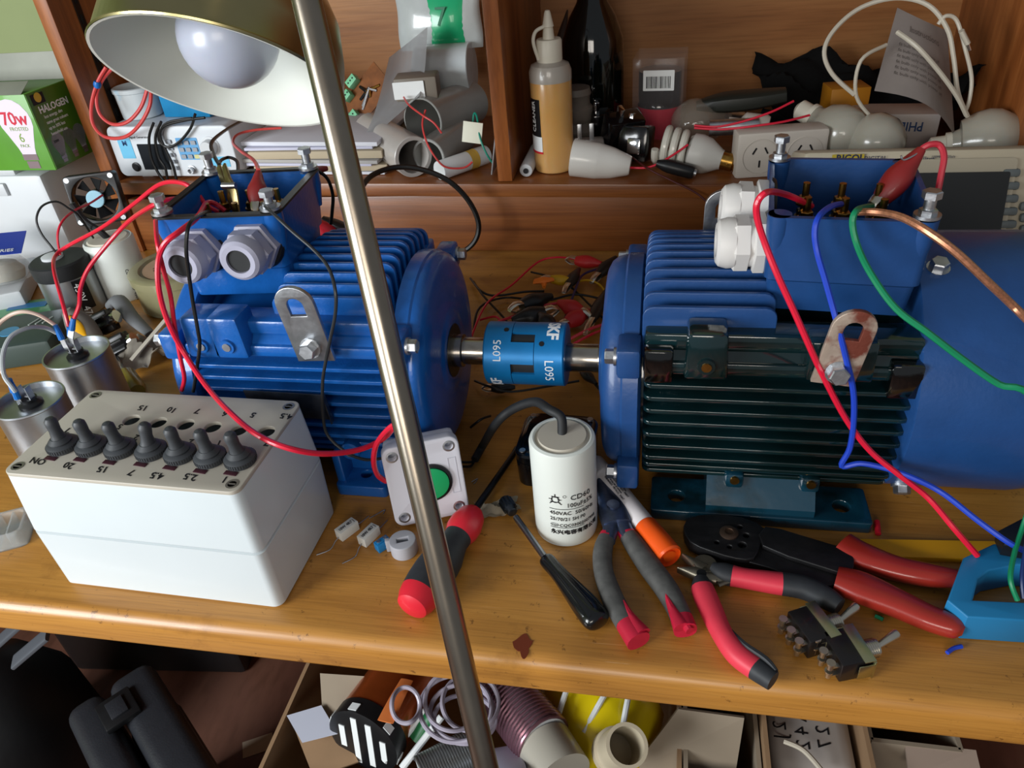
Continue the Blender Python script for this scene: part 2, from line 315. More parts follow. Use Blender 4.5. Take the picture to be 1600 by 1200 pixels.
def motor(name, label, xc, yc, s, xa, xb, paint, paint2, topx, labelset):
    t = thing(name, label, 'electric motor', (xc, yc, 0)); zc = .09
    L = lambda x: x-xc
    xa, xb = L(xa), L(xb); xm = (xa+xb)/2
    k = M(); k.cyl((xa, 0, zc), (xb, 0, zc), .068, n=40)
    fz = [.1585, .1235, .1125, .1015, .0905, .0795, .0685, .0575, .0465, .036]
    for z in fz:
        d = .0865 if z > .055 else (.0865-(.055-z)*.55)
        if z > .15: d = .078
        for sg in (-1, 1):
            r = .006
            hx = (xb-xa)/2-.002
            pts = rrect(-hx, -.02, hx, .02, r, 3)
            # horizontal plate: plane x->X, y->Y
            k.prism(pts, (xm, sg*(d-.02), z-.0018), (0, 0, 1), .0036, (), .0007, up=(0, 1, 0)) if z < .15 else k.box((xm, sg*(d-.012), z-.003), (2*hx, .024, .012), .0025)
    for sg in (-1, 1):                                    # backing wall between the fins
        k.box((xm, sg*.062, .095), (xb-xa-.006, .014, .12), .004)
        k.box((xm, sg*.0745, .1385), (xb-xa-.003, .022, .010), .0022)
        k.loft([[V((q, sg*.060, .158)), V((q, sg*.0735, .152)), V((q, sg*.082, .1435)), V((q, sg*.060, .14))] for q in (xa+.003, xb-.003)])
    obj('ribbed_housing', k, paint2, t)
    k = M()
    a, b = L(topx[0]), L(topx[1])
    for i in range(11):
        y = -.064+i*.0128
        zt = zc+.098*math.sqrt(max(1-(y/.135)**2, 0)); hh = zt-.13
        th = .0038
        k.prism(rrect(a, -hh/2, b, hh/2, .008, 4), (( 0), y+th/2, zt-hh/2), XZ, th, (), .0008)
    k.box(((a+b)/2, 0, .138), (b-a-.008, .125, .03), .004)
    obj('top_fins', k, paint, t)
    # pads on the side rails
    for px_, z_ in labelset['pads']:
        k = M(); k.box((L(px_), -.079, z_+.006), (.026, .026, .036), .003, taper=(1.15, 1)); p = obj('mounting_pad', k, paint2, t)
        k = M(); k.cyl((L(px_), -.0915, z_), (L(px_), -.094, z_), .0065, .0058, n=18); k.mi = 1
        k.cyl((L(px_), -.094, z_), (L(px_), -.0948, z_), .0035, n=10); obj('screw', k, [paint2, BRASS if labelset['dark'] else ZINC], p)
    # end shields
    def shield(x, sg, hub, q=.7):
        k = M()
        pr = [(.02, 0), (.084, 0), (.0875, .002), (.0875, .013), (.086, .0145), (.086, .0165), (.0845, .024), (.081, .030), (.075, .034), (.06, .036), (.04, .0375), (.034, .038), (.032, .0405), (.024, .0405)]
        pr = [(r_, z_ if z_ < .016 else .0165+(z_-.0165)*q) for r_, z_ in pr]; hz_ = pr[-1][1]
        k.lathe(pr, (x, 0, zc), (sg, 0, 0), 56)
        for y_ in (-1, 1):
            for z_ in (-1, 1):
                k.box((x+sg*.0085, y_*.076, zc+z_*.052), (.017, .026, .024), .003)
        o = obj('end_shield', k, labelset['shield'], t)
        for y_ in (-1, 1):
            for z_ in (-1, 1):
                b = M(); b.hexbolt((x+sg*.017, y_*.080, zc+z_*.054), (sg, 0, 0), .0055, .008); obj('bolt', b, ZINC, o)
        if hub:
            b = M(); b.cyl((x+sg*(hz_-.002), 0, zc), (x+sg*(hz_+.0007), 0, zc), .0235, n=32); obj('shaft_seal', b, BLACK, o)
        return o
    if s > 0: shield(xb, 1, True, .45); shield(xa, -1, False, .5)
    else: shield(xa, -1, True, .75)
    e = xb if s > 0 else xa
    se = .0605 if s > 0 else .066
    k = M(); k.lathe([(.0145, .01), (.0145, .036), (.012, .037), (.012, se-.001), (.0115, se)], (e, 0, zc), (s, 0, 0), 32)
    k.mi = 1; obj('shaft', k, [SHAFT, BLACK], t)
    return t, L
LB = motor('electric_motor', 'bright blue ribbed electric motor behind the white switch box', -.29, .536, 1, -.372, -.203, BLUEP, BLUEP, (-.296, -.206), dict(dark=0, pads=[(-.327, .147), (-.349, .147), (-.308, .037)], shield=BLUEP))
t, L = LB; LM = t
for x0, x1 in ((-.235, -.265), (-.345, -.375)):
    pass
def foot(parent, x0, x1, sg, m, L):
    k = M(); xm = L((x0+x1)/2)
    k.prism(rrect(-(x1-x0)/2, -.017, (x1-x0)/2, .017, .004, 3), (xm, sg*.079, 0), (0, 0, 1), .011, (circ(0, 0, .005),), .001, up=(0, 1, 0))
    for x in (x0+.004, x1-.004): k.box((L(x), sg*.072, .02), (.008, .036, .04), .002)
    k.box((xm, sg*.062, .025), (x1-x0-.004, .02, .045), .002)
    return obj('foot', k, m, parent)
for x0, x1 in ((-.268, -.222), (-.372, -.326)):
    for sg in (-1, 1): foot(t, x0, x1, sg, BLUEP, L)
# small bosses above the foot with screw
k = M(); k.lathe([(.0085, 0), (.0085, .012), (.0072, .0135)], (L(-.25), -.076, .043), (0, -1, 0), 24); p = obj('boss', k, BLUEP, t)
k = M(); k.cyl((L(-.25), -.0893, .043), (L(-.25), -.0903, .043), .0042, n=16); obj('screw', k, ZINC, p)
lug(t, L(-.2535), -.093, .139, .205, .03, ZINC, ZINC, -.05, label='bare galvanised lifting lug')
k = M(); k.box((0, 0, 0), (.07, .001, .028), .0003); k.box((.0345, -.002, 0), (.001, .005, .03), .0003)
npl = obj('nameplate', k, mat('dark nameplate metal', '5a6068', .32, .8, .5, 60), t, 'dark reflective metal nameplate'); npl.location = (L(-.291), -.0915, .092); npl.rotation_euler = (.15, .02, 0)
# ---- terminal boxes
def tbox(t, L, x0, x1, y0, y1, zb, zt, m, yc, tp=.82):
    """open-topped cast box, coordinates from the desk origin"""
    X0, X1, Y0, Y1 = L(x0), L(x1), y0-yc, y1-yc; xm, ym = (X0+X1)/2, (Y0+Y1)/2
    w_, d_ = X1-X0, Y1-Y0; th = .004
    k = M()
    def rg(z, sx, sy, r): return [V((xm+a, ym+b, z)) for a, b in rrect(-w_/2*sx, -d_/2*sy, w_/2*sx, d_/2*sy, r, 4)]
    zm = zt-.045
    k.loft([rg(zb, tp, tp-.02, .006), rg(zm-.002, tp+.04, tp+.04, .006), rg(zm, tp+.08, tp+.08, .006), rg(zt-.003, .985, .985, .007), rg(zt, 1, 1, .007), rg(zt, .93, .93, .006), rg(zm+.004, tp+.02, tp+.02, .005)], (True, True))
    for a in (-1, 1):
        for b in (-1, 1): k.lathe([(.0045, -.03), (.0075, -.012), (.0078, 0)], (xm+a*(w_/2-.007), ym+b*(d_/2-.007), zt), (0, 0, 1), 16)
    o = obj('terminal_box', k, m, t)
    return o, xm, ym
def turn(o, x, y, a):
    R_ = Matrix.Rotation(a, 4, 'Z'); c = V((x, y, 0)); o.matrix_local = Matrix.Translation(c) @ R_ @ Matrix.Translation(-c)
def cable_gland(parent, p, d, m, r=.0165, Ln=.034, lb=None):
    F = frame(d); p = V(p); d = V(d).normalized(); k = M()
    hx = lambda q, rr: [q+F@V((rr*math.cos(PI/3*i), rr*math.sin(PI/3*i), 0)) for i in range(6)]
    k.loft([hx(p, r*1.12), hx(p+d*.001, r*1.2), hx(p+d*.009, r*1.2), hx(p+d*.010, r*1.1)])
    k.cyl(p+d*.009, p+d*.013, r*.95, n=28)
    k.loft([hx(p+d*.0125, r*1.02), hx(p+d*.013, r*1.12), hx(p+d*.022, r*1.12), hx(p+d*.0235, r)])
    k.lathe([(r*1.0, .022), (r*1.02, .027), (r*.93, .0325), (r*.78, .0345), (r*.56, .0345), (r*.54, .030), (r*.54, .012)], p, d, 32, (True, True))
    o = obj('cable_gland', k, m, parent, lb)
    k = M(); k.lathe([(r*.54, .0325), (r*.42, .0315), (r*.4, .02), (r*.4, .0135)], p, d, 24); obj('seal', k, RUBBER, o)
    k = M(); k.lathe([(r*1.25, -.002), (r*1.3, .0), (r*1.2, .002)], p, d, 24); obj('gasket', k, BLACK, o)
    return o
def boltup(parent, p, h=.02):
    k = M(); k.cyl(V(p), V(p)+V((0, 0, h)), .0035, n=14); k.cyl(V(p)+V((0, 0, .001)), V(p)+V((0, 0, .003)), .008, n=18)
    k.hexbolt(V(p)+V((0, 0, .003)), (0, 0, 1), .0055, .004, False); k.hexbolt(V(p)+V((0, 0, h)), (0, 0, 1), .0058, .006, False)
    return obj('bolt', k, ZINC, parent)
def terminal_board(parent, x, y, z, n=3, dz=.03):
    k = M(); k.box((x, y, z), (.072, .05, .012), .002); o = obj('terminal_board', k, mat('brown phenolic board', '3b2016', .5, 0, .3, 80), parent)
    for i in range(n):
        for j in (-1, 1):
            q = V((x+(i-(n-1)/2)*.024, y+j*.014, z+.006)); b = M()
            b.cyl(q, q+V((0, 0, dz)), .0025, n=10); b.hexbolt(q+V((0, 0, .008)), (0, 0, 1), .0048, .006); b.hexbolt(q+V((0, 0, .018)), (0, 0, 1), .0048, .006); obj('stud', b, BRASS, o)
    return o
tb, xm, ym = tbox(t, L, -.387, -.286, .485, .588, .165, .235, BLUEP, .536)
k = M(); X0, X1, Y0, Y1 = L(-.387), L(-.286), -.051, .052
k.prism(rrect(X0-.001, Y0-.001, X1+.001, Y1+.001, .007), (0, 0, .235), (0, 0, 1), .0018, (rrect(X0+.005, Y0+.005, X1-.005, Y1-.005, .005),), 0, up=(0, 1, 0)); obj('rim_gasket', k, BLACK, tb)
for q in ((-.380, .492), (-.293, .492), (-.380, .581), (-.293, .581)): boltup(tb, (L(q[0]), q[1]-.536, .2365), .011 if q[1] < .5 else .014)
cable_gland(tb, (L(-.356), -.046, .209), (-.04, -1, .02), GLAND); cable_gland(tb, (L(-.310), -.046, .211), (-.04, -1, .02), GLAND)
terminal_board(tb, xm, ym, .192, 3, .034); turn(tb, xm, ym, .08)

RDK = mat('glossy dark green paint', '08130f', .1, 0, 0, 14, col2='0d2b30', coat=1., bump=.35, bscale=45, thresh=(.3, .75))
BLUE2 = mat('matt blue machine paint', '1c457c', .4, 0, .1, 50, coat=.15, bump=.15, bscale=300)
t, L = motor('electric_motor', 'electric motor with wet dark green-black ribs and a smooth blue fan cover', .08, .53, -1, -.012, .172, BLUE2, RDK, (-.012, .078), dict(dark=1, pads=[(.032, .146)], shield=BLUE2))
RM = t
k = M(); k.lathe([(.095, 0), (.097, .001), (.097, .085), (.0945, .1), (.087, .116), (.073, .126), (.05, .131), (.01, .132)], (L(.168), 0, .0985), (1, 0, 0), 64); fc = obj('fan_cover', k, BLUE2, t)
k = M(); k.lathe([(.066, 0), (.0665, .002)], (L(.2935), 0, .0985), (1, 0, 0), 40); obj('grille_disc', k, BLACK, fc)
for y_, z_ in ((-.03, .189), (-.070, .031)): k = M(); k.hexbolt((L(.182), y_*1.0, z_), (0, y_, z_-.09), .006, .007); obj('bolt', k, ZINC, fc)
# wide foot casting with two bolt pads per side
for sg in (-1, 1):
    k = M(); out = rrect(-.082, -.02, .082, .02, .003, 3)
    k.prism(out, (0, sg*.073, 0), (0, 0, 1), .010, (circ(-.062, sg*.002, .0065), circ(.062, sg*.002, .0065)), .001, up=(0, 1, 0))
    y0, y1 = sg*.09, sg*.052
    k.loft([[V((x, y0, 0)), V((x, y1, 0)), V((x, y1, .048)), V((x, sg*.066, .048)), V((x, y0, .016))] for x in (-.040, .040)])
    for q in (-.02, .035): k.box((q, sg*.076, .036), (.014, .016, .014), .003)
    f = obj('foot', k, mat('dark teal paint', '0d3546', .2, 0, 0, 30, col2='081c1f', coat=.8, thresh=(.38, .55), bump=.2, bscale=60), t)
    for q in (-.02, .035): b = M(); b.cyl((q, sg*.083, .038), (q, sg*.0855, .038), .0035, n=12); obj('screw', b, BRASS, f)
k = M(); k.box((0, 0, 0), (.02, .012, .026), .002); p = obj('corner_block', k, mat('glossy black paint', '050606', .1, coat=1, bump=.5, bscale=70), t); p.location = (L(.0), -.083, .141)
k = M(); k.box((0, 0, 0), (.02, .012, .026), .002); p = obj('corner_block', k, _m['glossy black paint'], t); p.location = (L(.160), -.083, .135)
k = M(); k.box((0, 0, 0), (.042, .02, .03), .002); p = obj('mounting_pad', k, RDK, t); p.location = (L(.118), -.08, .150)
lug(t, L(.1125), -.0935, .138, .197, .027, RUST, ZINC, .12, label='rust-stained lifting lug')
lug(t, L(.047), .07, .150, .212, .03, ZINC, ZINC, 0, label='clean zinc lifting lug at the rear', bolt=False)
tb, xm, ym = tbox(t, L, .072, .172, .474, .592, .165, .235, BLUE2, .53, .89)
for q, h in (((.079, .585), .014), ((.165, .481), .013)): boltup(tb, (L(q[0]), q[1]-.53, .2350), h)
cable_gland(tb, (L(.074), .012, .212), (-1, -.1, .05), GLW, .0185, lb='white cable gland'); cable_gland(tb, (L(.074), -.028, .205), (-1, -.12, .0), GLW, .0175, lb='white cable gland')
terminal_board(tb, xm, ym, .192, 3, .034); turn(tb, xm, ym, -.10)

# ================================================================ coupling
HB = mat('coupling blue', '1278b8', .35, .3, .1, 60); WTXT = mat('white lettering', 'e4e8ea', .5)
ct = thing('shaft_coupling', 'blue two-piece jaw coupling with white lettering joining the two motor shafts', 'coupling', (-.11, .5345, .09))
for sg, x0, x1 in ((-1, -.034, -.0105), (1, .0095, .034)):
    k = M(); a, b = (x0, x1) if sg < 0 else (x1, x0)
    k.lathe([(.013, 0), (.0258, 0), (.027, .0012), (.027, abs(b-a))], (a, 0, 0), (-sg, 0, 0), 48)
    for i in range(3):
        th = math.radians(32+i*120+(0 if sg < 0 else 60)); rings = []
        for x in (b, b-sg*.0195):
            rings.append([V((x, -r*math.cos(th+q), r*math.sin(th+q))) for r, q in [(.027, math.radians(z)) for z in range(-20, 21, 5)]+[(.012, math.radians(z)) for z in (20, -20)]])
        k.loft(rings)
    h = obj('hub', k, HB, ct); w_ = M()
    fc = (lambda x0, t0: (lambda a, b, hh: V((x0-b, -(.02715+hh)*math.cos(t0+a/.027), (.02715+hh)*math.sin(t0+a/.027))))) if sg < 0 else (lambda x0, t0: (lambda a, b, hh: V((x0+b, -(.02715+hh)*math.cos(t0-a/.027), (.02715+hh)*math.sin(t0-a/.027)))))
    R_ = math.radians
    if sg < 0: w_.text('L095', .0095, fc(-.0185, R_(16))); w_.text('SKF', .0125, fc(-.020, R_(-62)), bold=.0003)
    else: w_.text('SKF', .0135, fc(.0195, R_(104)), bold=.0005); w_.text('L095', .0105, fc(.0185, R_(22)))
    obj('lettering', w_, WTXT, h)
    g = M(); th = R_(50 if sg > 0 else 78); g.cyl(V((sg*.0155, -.0268*math.cos(th), .0268*math.sin(th))), V((sg*.0155, -.0273*math.cos(th), .0273*math.sin(th))), .0022, n=14); obj('set_screw', g, BLACK, h)
k = M(); k.cyl((-.0105, 0, 0), (.0095, 0, 0), .0246, n=40); obj('rubber_spider', k, RUBBER, ct)
# ================================================================ white switch box
sb = thing('switch_box', 'white plastic enclosure with a row of seven black toggle switches at the front left', 'control box', (-.356, .372, 0), (0, 0, -.02))
BW, BD, BH = .186, .104, .1145
WB = mat('white enclosure plastic', 'ccd5d8', .33, 0, .03, 12, coat=.2); LIDM = mat('shaded lid plastic', 'b9b3a6', .42, 0, .05, 14)  # lid darker than the box: shade on the flat top put into its colour
k = M()
def bxr(z, g, r=.007): return [V((a, b, z)) for a, b in rrect(-BW/2-g, -BD/2-g, BW/2+g, BD/2+g, r, 5)]
k.loft([bxr(.0585, -.003), bxr(.003, -.003), bxr(.0029, -.0031), bxr(0, -.002), bxr(.002, 0), bxr(.0575, .001), bxr(.0582, -.0006)], (False, False)); k.box((0, 0, .002), (BW-.008, BD-.008, .003)); obj('body', k, WB, sb)
k = M(); k.loft([bxr(.0592, -.0008), bxr(.0602, .001), bxr(BH-.004, -.0015), bxr(BH-.0025, -.002)], (False, False)); obj('cover', k, WB, sb)
inv = Matrix.Rotation(.02, 3, 'Z')
def loc(px, py, z=BH): p = at(px, py, z); return inv @ V((p.x+.356, p.y-.372, 0))
holes = [loc(*q) for q in ((205, 656), (247, 660), (290, 663), (332, 667), (373, 672), (416, 674))]
k = M(); k.prism(rrect(-BW/2+.0015, -BD/2+.0015, BW/2-.0015, BD/2-.0015, .007, 5), (0, 0, BH-.0032), (0, 0, 1), .0032, [circ(h.x, h.y, .0062) for h in holes], .0006, up=(0, 1, 0)); lid = obj('lid', k, LIDM, sb, 'lid coloured grey for shade, with round holes and handwritten numbers')
for a in (-1, 1):
    for b in (-1, 1):
        k = M(); k.lathe([(.0045, 0), (.0045, .0006), (.0030, .0006), (.0030, .0003)], (a*(BW/2-.009), b*(BD/2-.009), BH-.0003), (0, 0, 1), 16); k.box((a*(BW/2-.009), b*(BD/2-.009), BH+.0003), (.005, .0008, .0004)); obj('screw', k, mat('grey screw', '8d8a83', .4, .7), lid)
BOOT = mat('dark grey rubber boot', '3a3d41', .5, 0, .15, 90)
for (px, py), (tx, ty) in zip([(100, 695), (145, 697), (190, 701), (238, 704), (283, 709), (330, 714), (377, 717)], [(82, 664), (126, 668), (171, 672), (229, 672), (268, 680), (314, 684), (361, 688)]):
    c = loc(px, py+4); top = at(tx, ty, BH+.020); tp = inv @ V((top.x+.356, top.y-.372, 0)); d = V((tp.x-c.x, tp.y-c.y, .019))
    d = V((max(-.009, min(.004, d.x)), max(-.002, min(.008, d.y)), .018))
    k = M(); k.lathe([(.0105, 0), (.0108, .0012), (.0108, .0042), (.0096, .0052), (.0078, .0060), (.0082, .0072), (.0066, .0088), (.0056, .0098)], (c.x, c.y, BH), (0, 0, 1), 40)
    for i in range(40): a = i*PI/20; k.box((c.x+.0108*math.cos(a), c.y+.0108*math.sin(a), BH+.0027), (.0007, .0007, .0028), rot=Matrix.Rotation(a, 3, 'Z'))
    sw = obj('toggle_switch', k, BOOT, sb); k = M(); dn = d.normalized(); b0 = V((c.x, c.y, BH+.0075)); k.lathe([(.0058, 0), (.0046, .004), (.0040, .008), (.0044, .0135), (.0043, .0165), (.0028, .0185), (.0005, .0192)], b0, dn, 20); obj('lever', k, BOOT, sw)
    k = M(); k.box((c.x-.001, c.y-.0125, BH+.0002), (.010, .004, .0005), .0002, rot=Matrix.Rotation(-.1, 3, 'Z')); obj('paint_mark', k, mat('dark maroon mark', '3a1420', .5), lid)
def hand(txt, px, py, size=.0085):
    c = loc(px-3, py+3); a = random.uniform(-.25, .1); x = V((-math.cos(a), -math.sin(a), 0)); y = V((math.sin(a)+.25, -math.cos(a), 0))
    k = M(); k.text(txt, size, lambda u, v, h: V((c.x, c.y, BH+.0001+h))+x*u+y*(v-size*.35), align='CENTER', bold=.00012); obj('handwritten_number', k, INK, lid)
for a in (('ON', 62, 718), ('20', 110, 725), ('15', 163, 731), ('7', 208, 736), ('4.5', 248, 741), ('2.5', 300, 743), ('1', 354, 747), ('15', 226, 635), ('10', 271, 638), ('7', 311, 640), ('6', 354, 644), ('5', 398, 646), ('4.5', 450, 648), ('7', 108, 670), ('5', 190, 664), ('2', 216, 681), ('1', 345, 690), ('2', 302, 688), ('7', 420, 690)): hand(*a)

# ================================================================ capacitors
CAPW = mat('white capacitor shell', 'd3d8d2', .4, 0, .03, 20, coat=.15)
ALU = mat('bare aluminium', 'b4b8bd', .38, 1, .25, 25, bump=.15, bscale=60, stretch=(1, 1, .4))
cc = at(888, 862); ctr = V((-.067, .424, 0))
cp = thing('capacitor', 'tall white cylindrical capacitor with printed black text standing in front of the coupling', 'capacitor', ctr, (0, 0, 0), 'start and run capacitors')
k = M(); R = .0245; H = .091
k.lathe([(R-.003, 0), (R-.0005, .001), (R, .004), (R, H-.003), (R-.0008, H-.0008), (R-.003, H), (R-.0042, H-.0004), (R-.0045, H-.002)], (0, 0, 0), (0, 0, 1), 64); obj('shell', k, CAPW, cp)
k = M(); k.lathe([(R-.0044, H-.004), (R-.0044, H-.0016), (R-.0066, H-.0012), (R-.0068, H+.001), (.003, H+.0012)], (0, 0, 0), (0, 0, 1), 56); obj('end_cap', k, mat('greyish cap plastic', 'b5afa2', .5), cp)
k = M()
a0 = math.atan2(CAM.y-ctr.y, CAM.x-ctr.x)
def cf(u0, z0, sk=0.): return lambda a, b, h: V(((R+.0003+h)*math.cos(a0+(a+u0)/R), (R+.0003+h)*math.sin(a0+(a+u0)/R), z0+b+sk*(a)))
k.text('CD60', .0068, cf(.0035, .0495)); k.text('100uF±5%', .0058, cf(.0005, .0425), sx=.9); k.text('450VAC  50/60Hz', .0050, cf(-.0125, .0350), sx=.95); k.text('25/70/21 SH P0', .0046, cf(-.0125, .0290), sx=.95)
k.text('CQC03002007995', .0040, cf(-.0055, .0228)); k.text('永兴电容有限公司', .0050, cf(-.0125, .0152), bold=.0001)
for z in (.0406, .0215):
    f = cf(-.0125, z); k.loft([[f(x*.0265/10, -.0002, .0), f(x*.0265/10, .0002, 0), f(x*.0265/10, .0002, .0001), f(x*.0265/10, -.0002, .0001)] for x in range(11)])
def cring(u, z, r, th=.0006, n=24, sq=.75):
    f = cf(u, z); vs = []; fs = []
    for i in range(n): a = 2*PI*i/n; vs += [f(r*math.cos(a), r*sq*math.sin(a), .0001), f((r+th)*math.cos(a), (r+th)*sq*math.sin(a), .0001)]
    for i in range(n): j = (i+1) % n; fs.append((2*i, 2*i+1, 2*j+1, 2*j))
    k.add(vs, fs)
cring(-.0076, .0500, .0024, .0008, sq=1); cring(-.0006, .0535, .0010, .0003, sq=1); cring(-.0092, .0242, .0028, .0004, sq=.55); k.text('CQC', .0022, cf(-.0115, .0234))
for (x0, y0, x1, y1) in ((-.0125, .0500, -.003, .0500), (-.0115, .0475, -.004, .0475), (-.0105, .0528, -.0045, .0528), (-.0076, .0555, -.0076, .0520), (-.012, .0455, -.010, .0475), (-.003, .0455, -.005, .0475)):
    f = cf(0, 0); dx, dy = x1-x0, y1-y0; l = math.hypot(dx, dy); nx, ny = -dy/l*.00035, dx/l*.00035
    k.add([f(x0+nx, y0+ny, .0001), f(x0-nx, y0-ny, .0001), f(x1-nx, y1-ny, .0001), f(x1+nx, y1+ny, .0001)], [(0, 1, 2, 3)])
obj('printed_text', k, INK, cp)
k = M(); tp = V((0, .002, H)); k.tube([tp, tp+V((-.001, .004, .012))]+[aty(*q)-ctr for q in ((858, 640, .435), (835, 628, .45), (800, 640, .46), (775, 662, .465))]+[at(*q)-ctr for q in ((755, 695, .012), (742, 718, .006))], .0036, 12, 8); cb = obj('cable', k, RUBBER, cp, 'thick black cable leaving the top')
k = M()
for q in (((742, 718, .006), (735, 722, .007), (722, 722, .011)), ((742, 718, .006), (736, 728, .005), (724, 729, .011))): k.tube([at(*p)-ctr for p in q], .0012, 6, 4)
obj('core', k, BLKW, cb)

FAST = mat('blue crimp sleeve', '1568b8', .4)
def spade(parent, p, d):
    p = V(p); d = V(d).normalized(); k = M(); k.cyl(p, p+d*.010, .0026, n=10); k.mi = 1; k.box(p-d*.005, (.005, .001, .011), rot=frame(d)); return obj('spade_connector', k, [FAST, ZINC], parent)
def alucap(c, r, h, label, tilt=(0, 0, 0)):
    t = thing('capacitor', label, 'capacitor', c, tilt, 'start and run capacitors'); k = M()
    k.lathe([(r-.003, 0), (r, .002), (r, h-.002), (r+.0008, h-.001), (r+.0005, h+.0005), (r-.001, h+.0005), (r-.0015, h-.005)], (0, 0, 0), (0, 0, 1), 48); obj('can', k, ALU, t)
    k = M(); k.cyl((0, 0, h-.008), (0, 0, h-.006), r-.0014, n=40); obj('resin_top', k, mat('olive resin', '6f7030', .45, 0, .25, 40), t)
    k = M(); k.lathe([(.010, 0), (.010, .004), (.007, .006), (.007, .009)], (0, 0, h-.007), (0, 0, 1), 24); b = obj('terminal_base', k, BLACK, t)
    for sx in (-.004, .0045):
        k = M(); k.box((sx, 0, h+.006), (.001, .006, .016)); k.box((sx-.003, .001, h+.004), (.006, .005, .001)); obj('tab', k, ZINC, b)
    return t
ca = at(150, 650, 0); 
A1 = alucap((-.548, .522, 0), .0295, .085, 'bare aluminium capacitor with blue spade connectors directly behind the white switch box')
A2 = alucap((-.540, .446, 0), .0285, .084, 'bare aluminium capacitor cut off by the left picture edge beside the white switch box')
# ================================================================ floor lamp leaning in front of the desk
def dep(px, py, d): return CAM + ray(px, py)*(d/FPX)
LST = mat('brushed lamp steel', '9c9284', .27, 1, .12, 120, stretch=(1, 1, .04))
P1, P2 = dep(479, 0, .37), dep(760, 1200, .455)
dl = (P2-P1).normalized(); PB = P1+dl*((-.735-P1.z)/dl.z); PT = P1-dl*.14
fl = thing('floor_lamp', 'brushed steel floor lamp pole crossing in front of the desk with a brass-coloured shade', 'lamp', (PB.x, PB.y, -Z0))
Lo = V((PB.x, PB.y, -Z0))
k = M(); k.cyl(PB-Lo, PT-Lo, .0074, n=32); obj('pole', k, LST, fl)
k = M(); k.lathe([(.12, 0), (.125, .004), (.122, .012), (.03, .016), (.012, .03), (.009, .04)], (0, 0, 0), (0, 0, 1), 48); obj('base', k, LST, fl)
# shade: rim centre and opening direction
n_cam = V((-.232, .970, -.089)).normalized(); opn = V((-.081, -.617, -.783)).normalized()
SCN = V((-.364, .604, .308)); SR = .1
k = M(); k.lathe([(SR, 0), (SR+.0008, .0015), (SR-.001, .004), (SR-.004, .03), (SR-.012, .06), (SR-.03, .09), (SR-.06, .108), (.022, .118), (.02, .15), (.0, .151)], SCN-Lo, -opn, 72, (False, False))
shd = obj('shade', k, mat('olive brass shade', 'b0a578', .3, 1, .1, 20), fl, 'polished brass-coloured outside')
k = M(); k.lathe([(SR-.0002, -.0004), (SR-.0025, .0), (SR-.0055, .03), (SR-.0135, .059), (SR-.031, .0885), (SR-.06, .1065), (.0, .112)], SCN-Lo, -opn, 72, (False, False)); obj('shade_lining', k, mat('white enamel lining', 'dfe2da', .45, 0, .02, 10), shd, 'white enamelled inside')
k = M(); c = SCN-opn*.036-Lo; k.sph(tuple(c), .041, 32); bu = obj('bulb', k, mat('frosted lamp globe', 'aeb4c4', .3, sub=.1, coat=.15), fl, 'frosted white globe bulb')
k = M(); k.cyl(c-opn*.03, c-opn*.082, .016, n=24); obj('lamp_holder', k, WHITE, fl)
k = M(); tp = SCN-opn*.15; k.tube([PT-Lo, PT-dl*.05-Lo, (PT-dl*.07+tp)/2+V((0, 0, .05))-Lo, tp-opn*.05-Lo, tp-Lo], .006, 12, 8); obj('gooseneck', k, LST, fl)

# ================================================================ push button box
c0_, c1_ = at(622, 815), at(733, 785); yaw = math.atan2(c1_.y-c0_.y, c1_.x-c0_.x)*.85
pb = thing('push_button_box', 'square white enclosure with a green push button leaning beside the blue motor', 'switch box', ((c0_.x+c1_.x)/2, (c0_.y+c1_.y)/2-.004, .0015), (math.radians(-10), 0, yaw))
w2 = (c1_-c0_).length/2; hh = .072
PW = mat('bright white plastic', 'd9d9e2', .4, 0, .02, 20)
k = M(); T = XZ
k.prism(rrect(-w2, 0, w2, hh, .008, 6), (0, 0, .0008), T, .010, [circ(a, b, .0032) for a in (-w2+.008, w2-.008) for b in (.008, hh-.008)], .0012); fcv = obj('cover', k, PW, pb)
k = M(); k.box((0, .0065, hh/2+.001), (2*w2-.004, .0125, hh-.004), .004); obj('body', k, PW, pb)
for a in (-w2+.008, w2-.008):
    for b in (.008, hh-.008): k = M(); k.lathe([(.0031, 0), (.0031, .0052), (.001, .006)], (a, .001, b+.0008), (0, -1, 0), 16); k.lathe([(.0048, 0), (.0048, .0006), (.0034, .0008)], (a, -.0096, b+.0008), (0, -1, 0), 20, (False, False)); obj('screw', k, ZINC, fcv)
k = M(); k.lathe([(.0165, 0), (.0165, .002), (.0145, .003), (.014, .0018)], (.004, -.010, hh*.5), (0, -1, 0), 36); bz = obj('button_bezel', k, BLACK, pb)
k = M(); k.lathe([(.0138, .001), (.0138, .0035), (.0125, .0042)], (.004, -.010, hh*.5), (0, -1, 0), 32); obj('button', k, mat('green button', '16a864', .4), bz, 'green button')
k = M()
for (a, b, cc_, d_) in ((.0195, .012, .0255, .0124), (.0195, .044, .0255, .0444), (.0195, .012, .0199, .044), (.0255, .012, .0259, .0444)): k.box(((a+cc_)/2, -.0101, (b+d_)/2+.01), (cc_-a, .0004, d_-b))
obj('label_frame', k, mat('moulded frame grey', 'bfc0ca', .5), fcv)

# ================================================================ tools on the desk
def F(pts, z): return [at(a, b, z) for a, b in pts]
def rel(ps, o): return [p-o for p in ps]
RED = mat('red handle plastic', 'cf1f30', .4, coat=.15); DGR = mat('charcoal soft grip', '2c2f33', .6, 0, .2, 150); PINK = mat('coral red grip', 'd8384b', .5, 0, .06, 90)
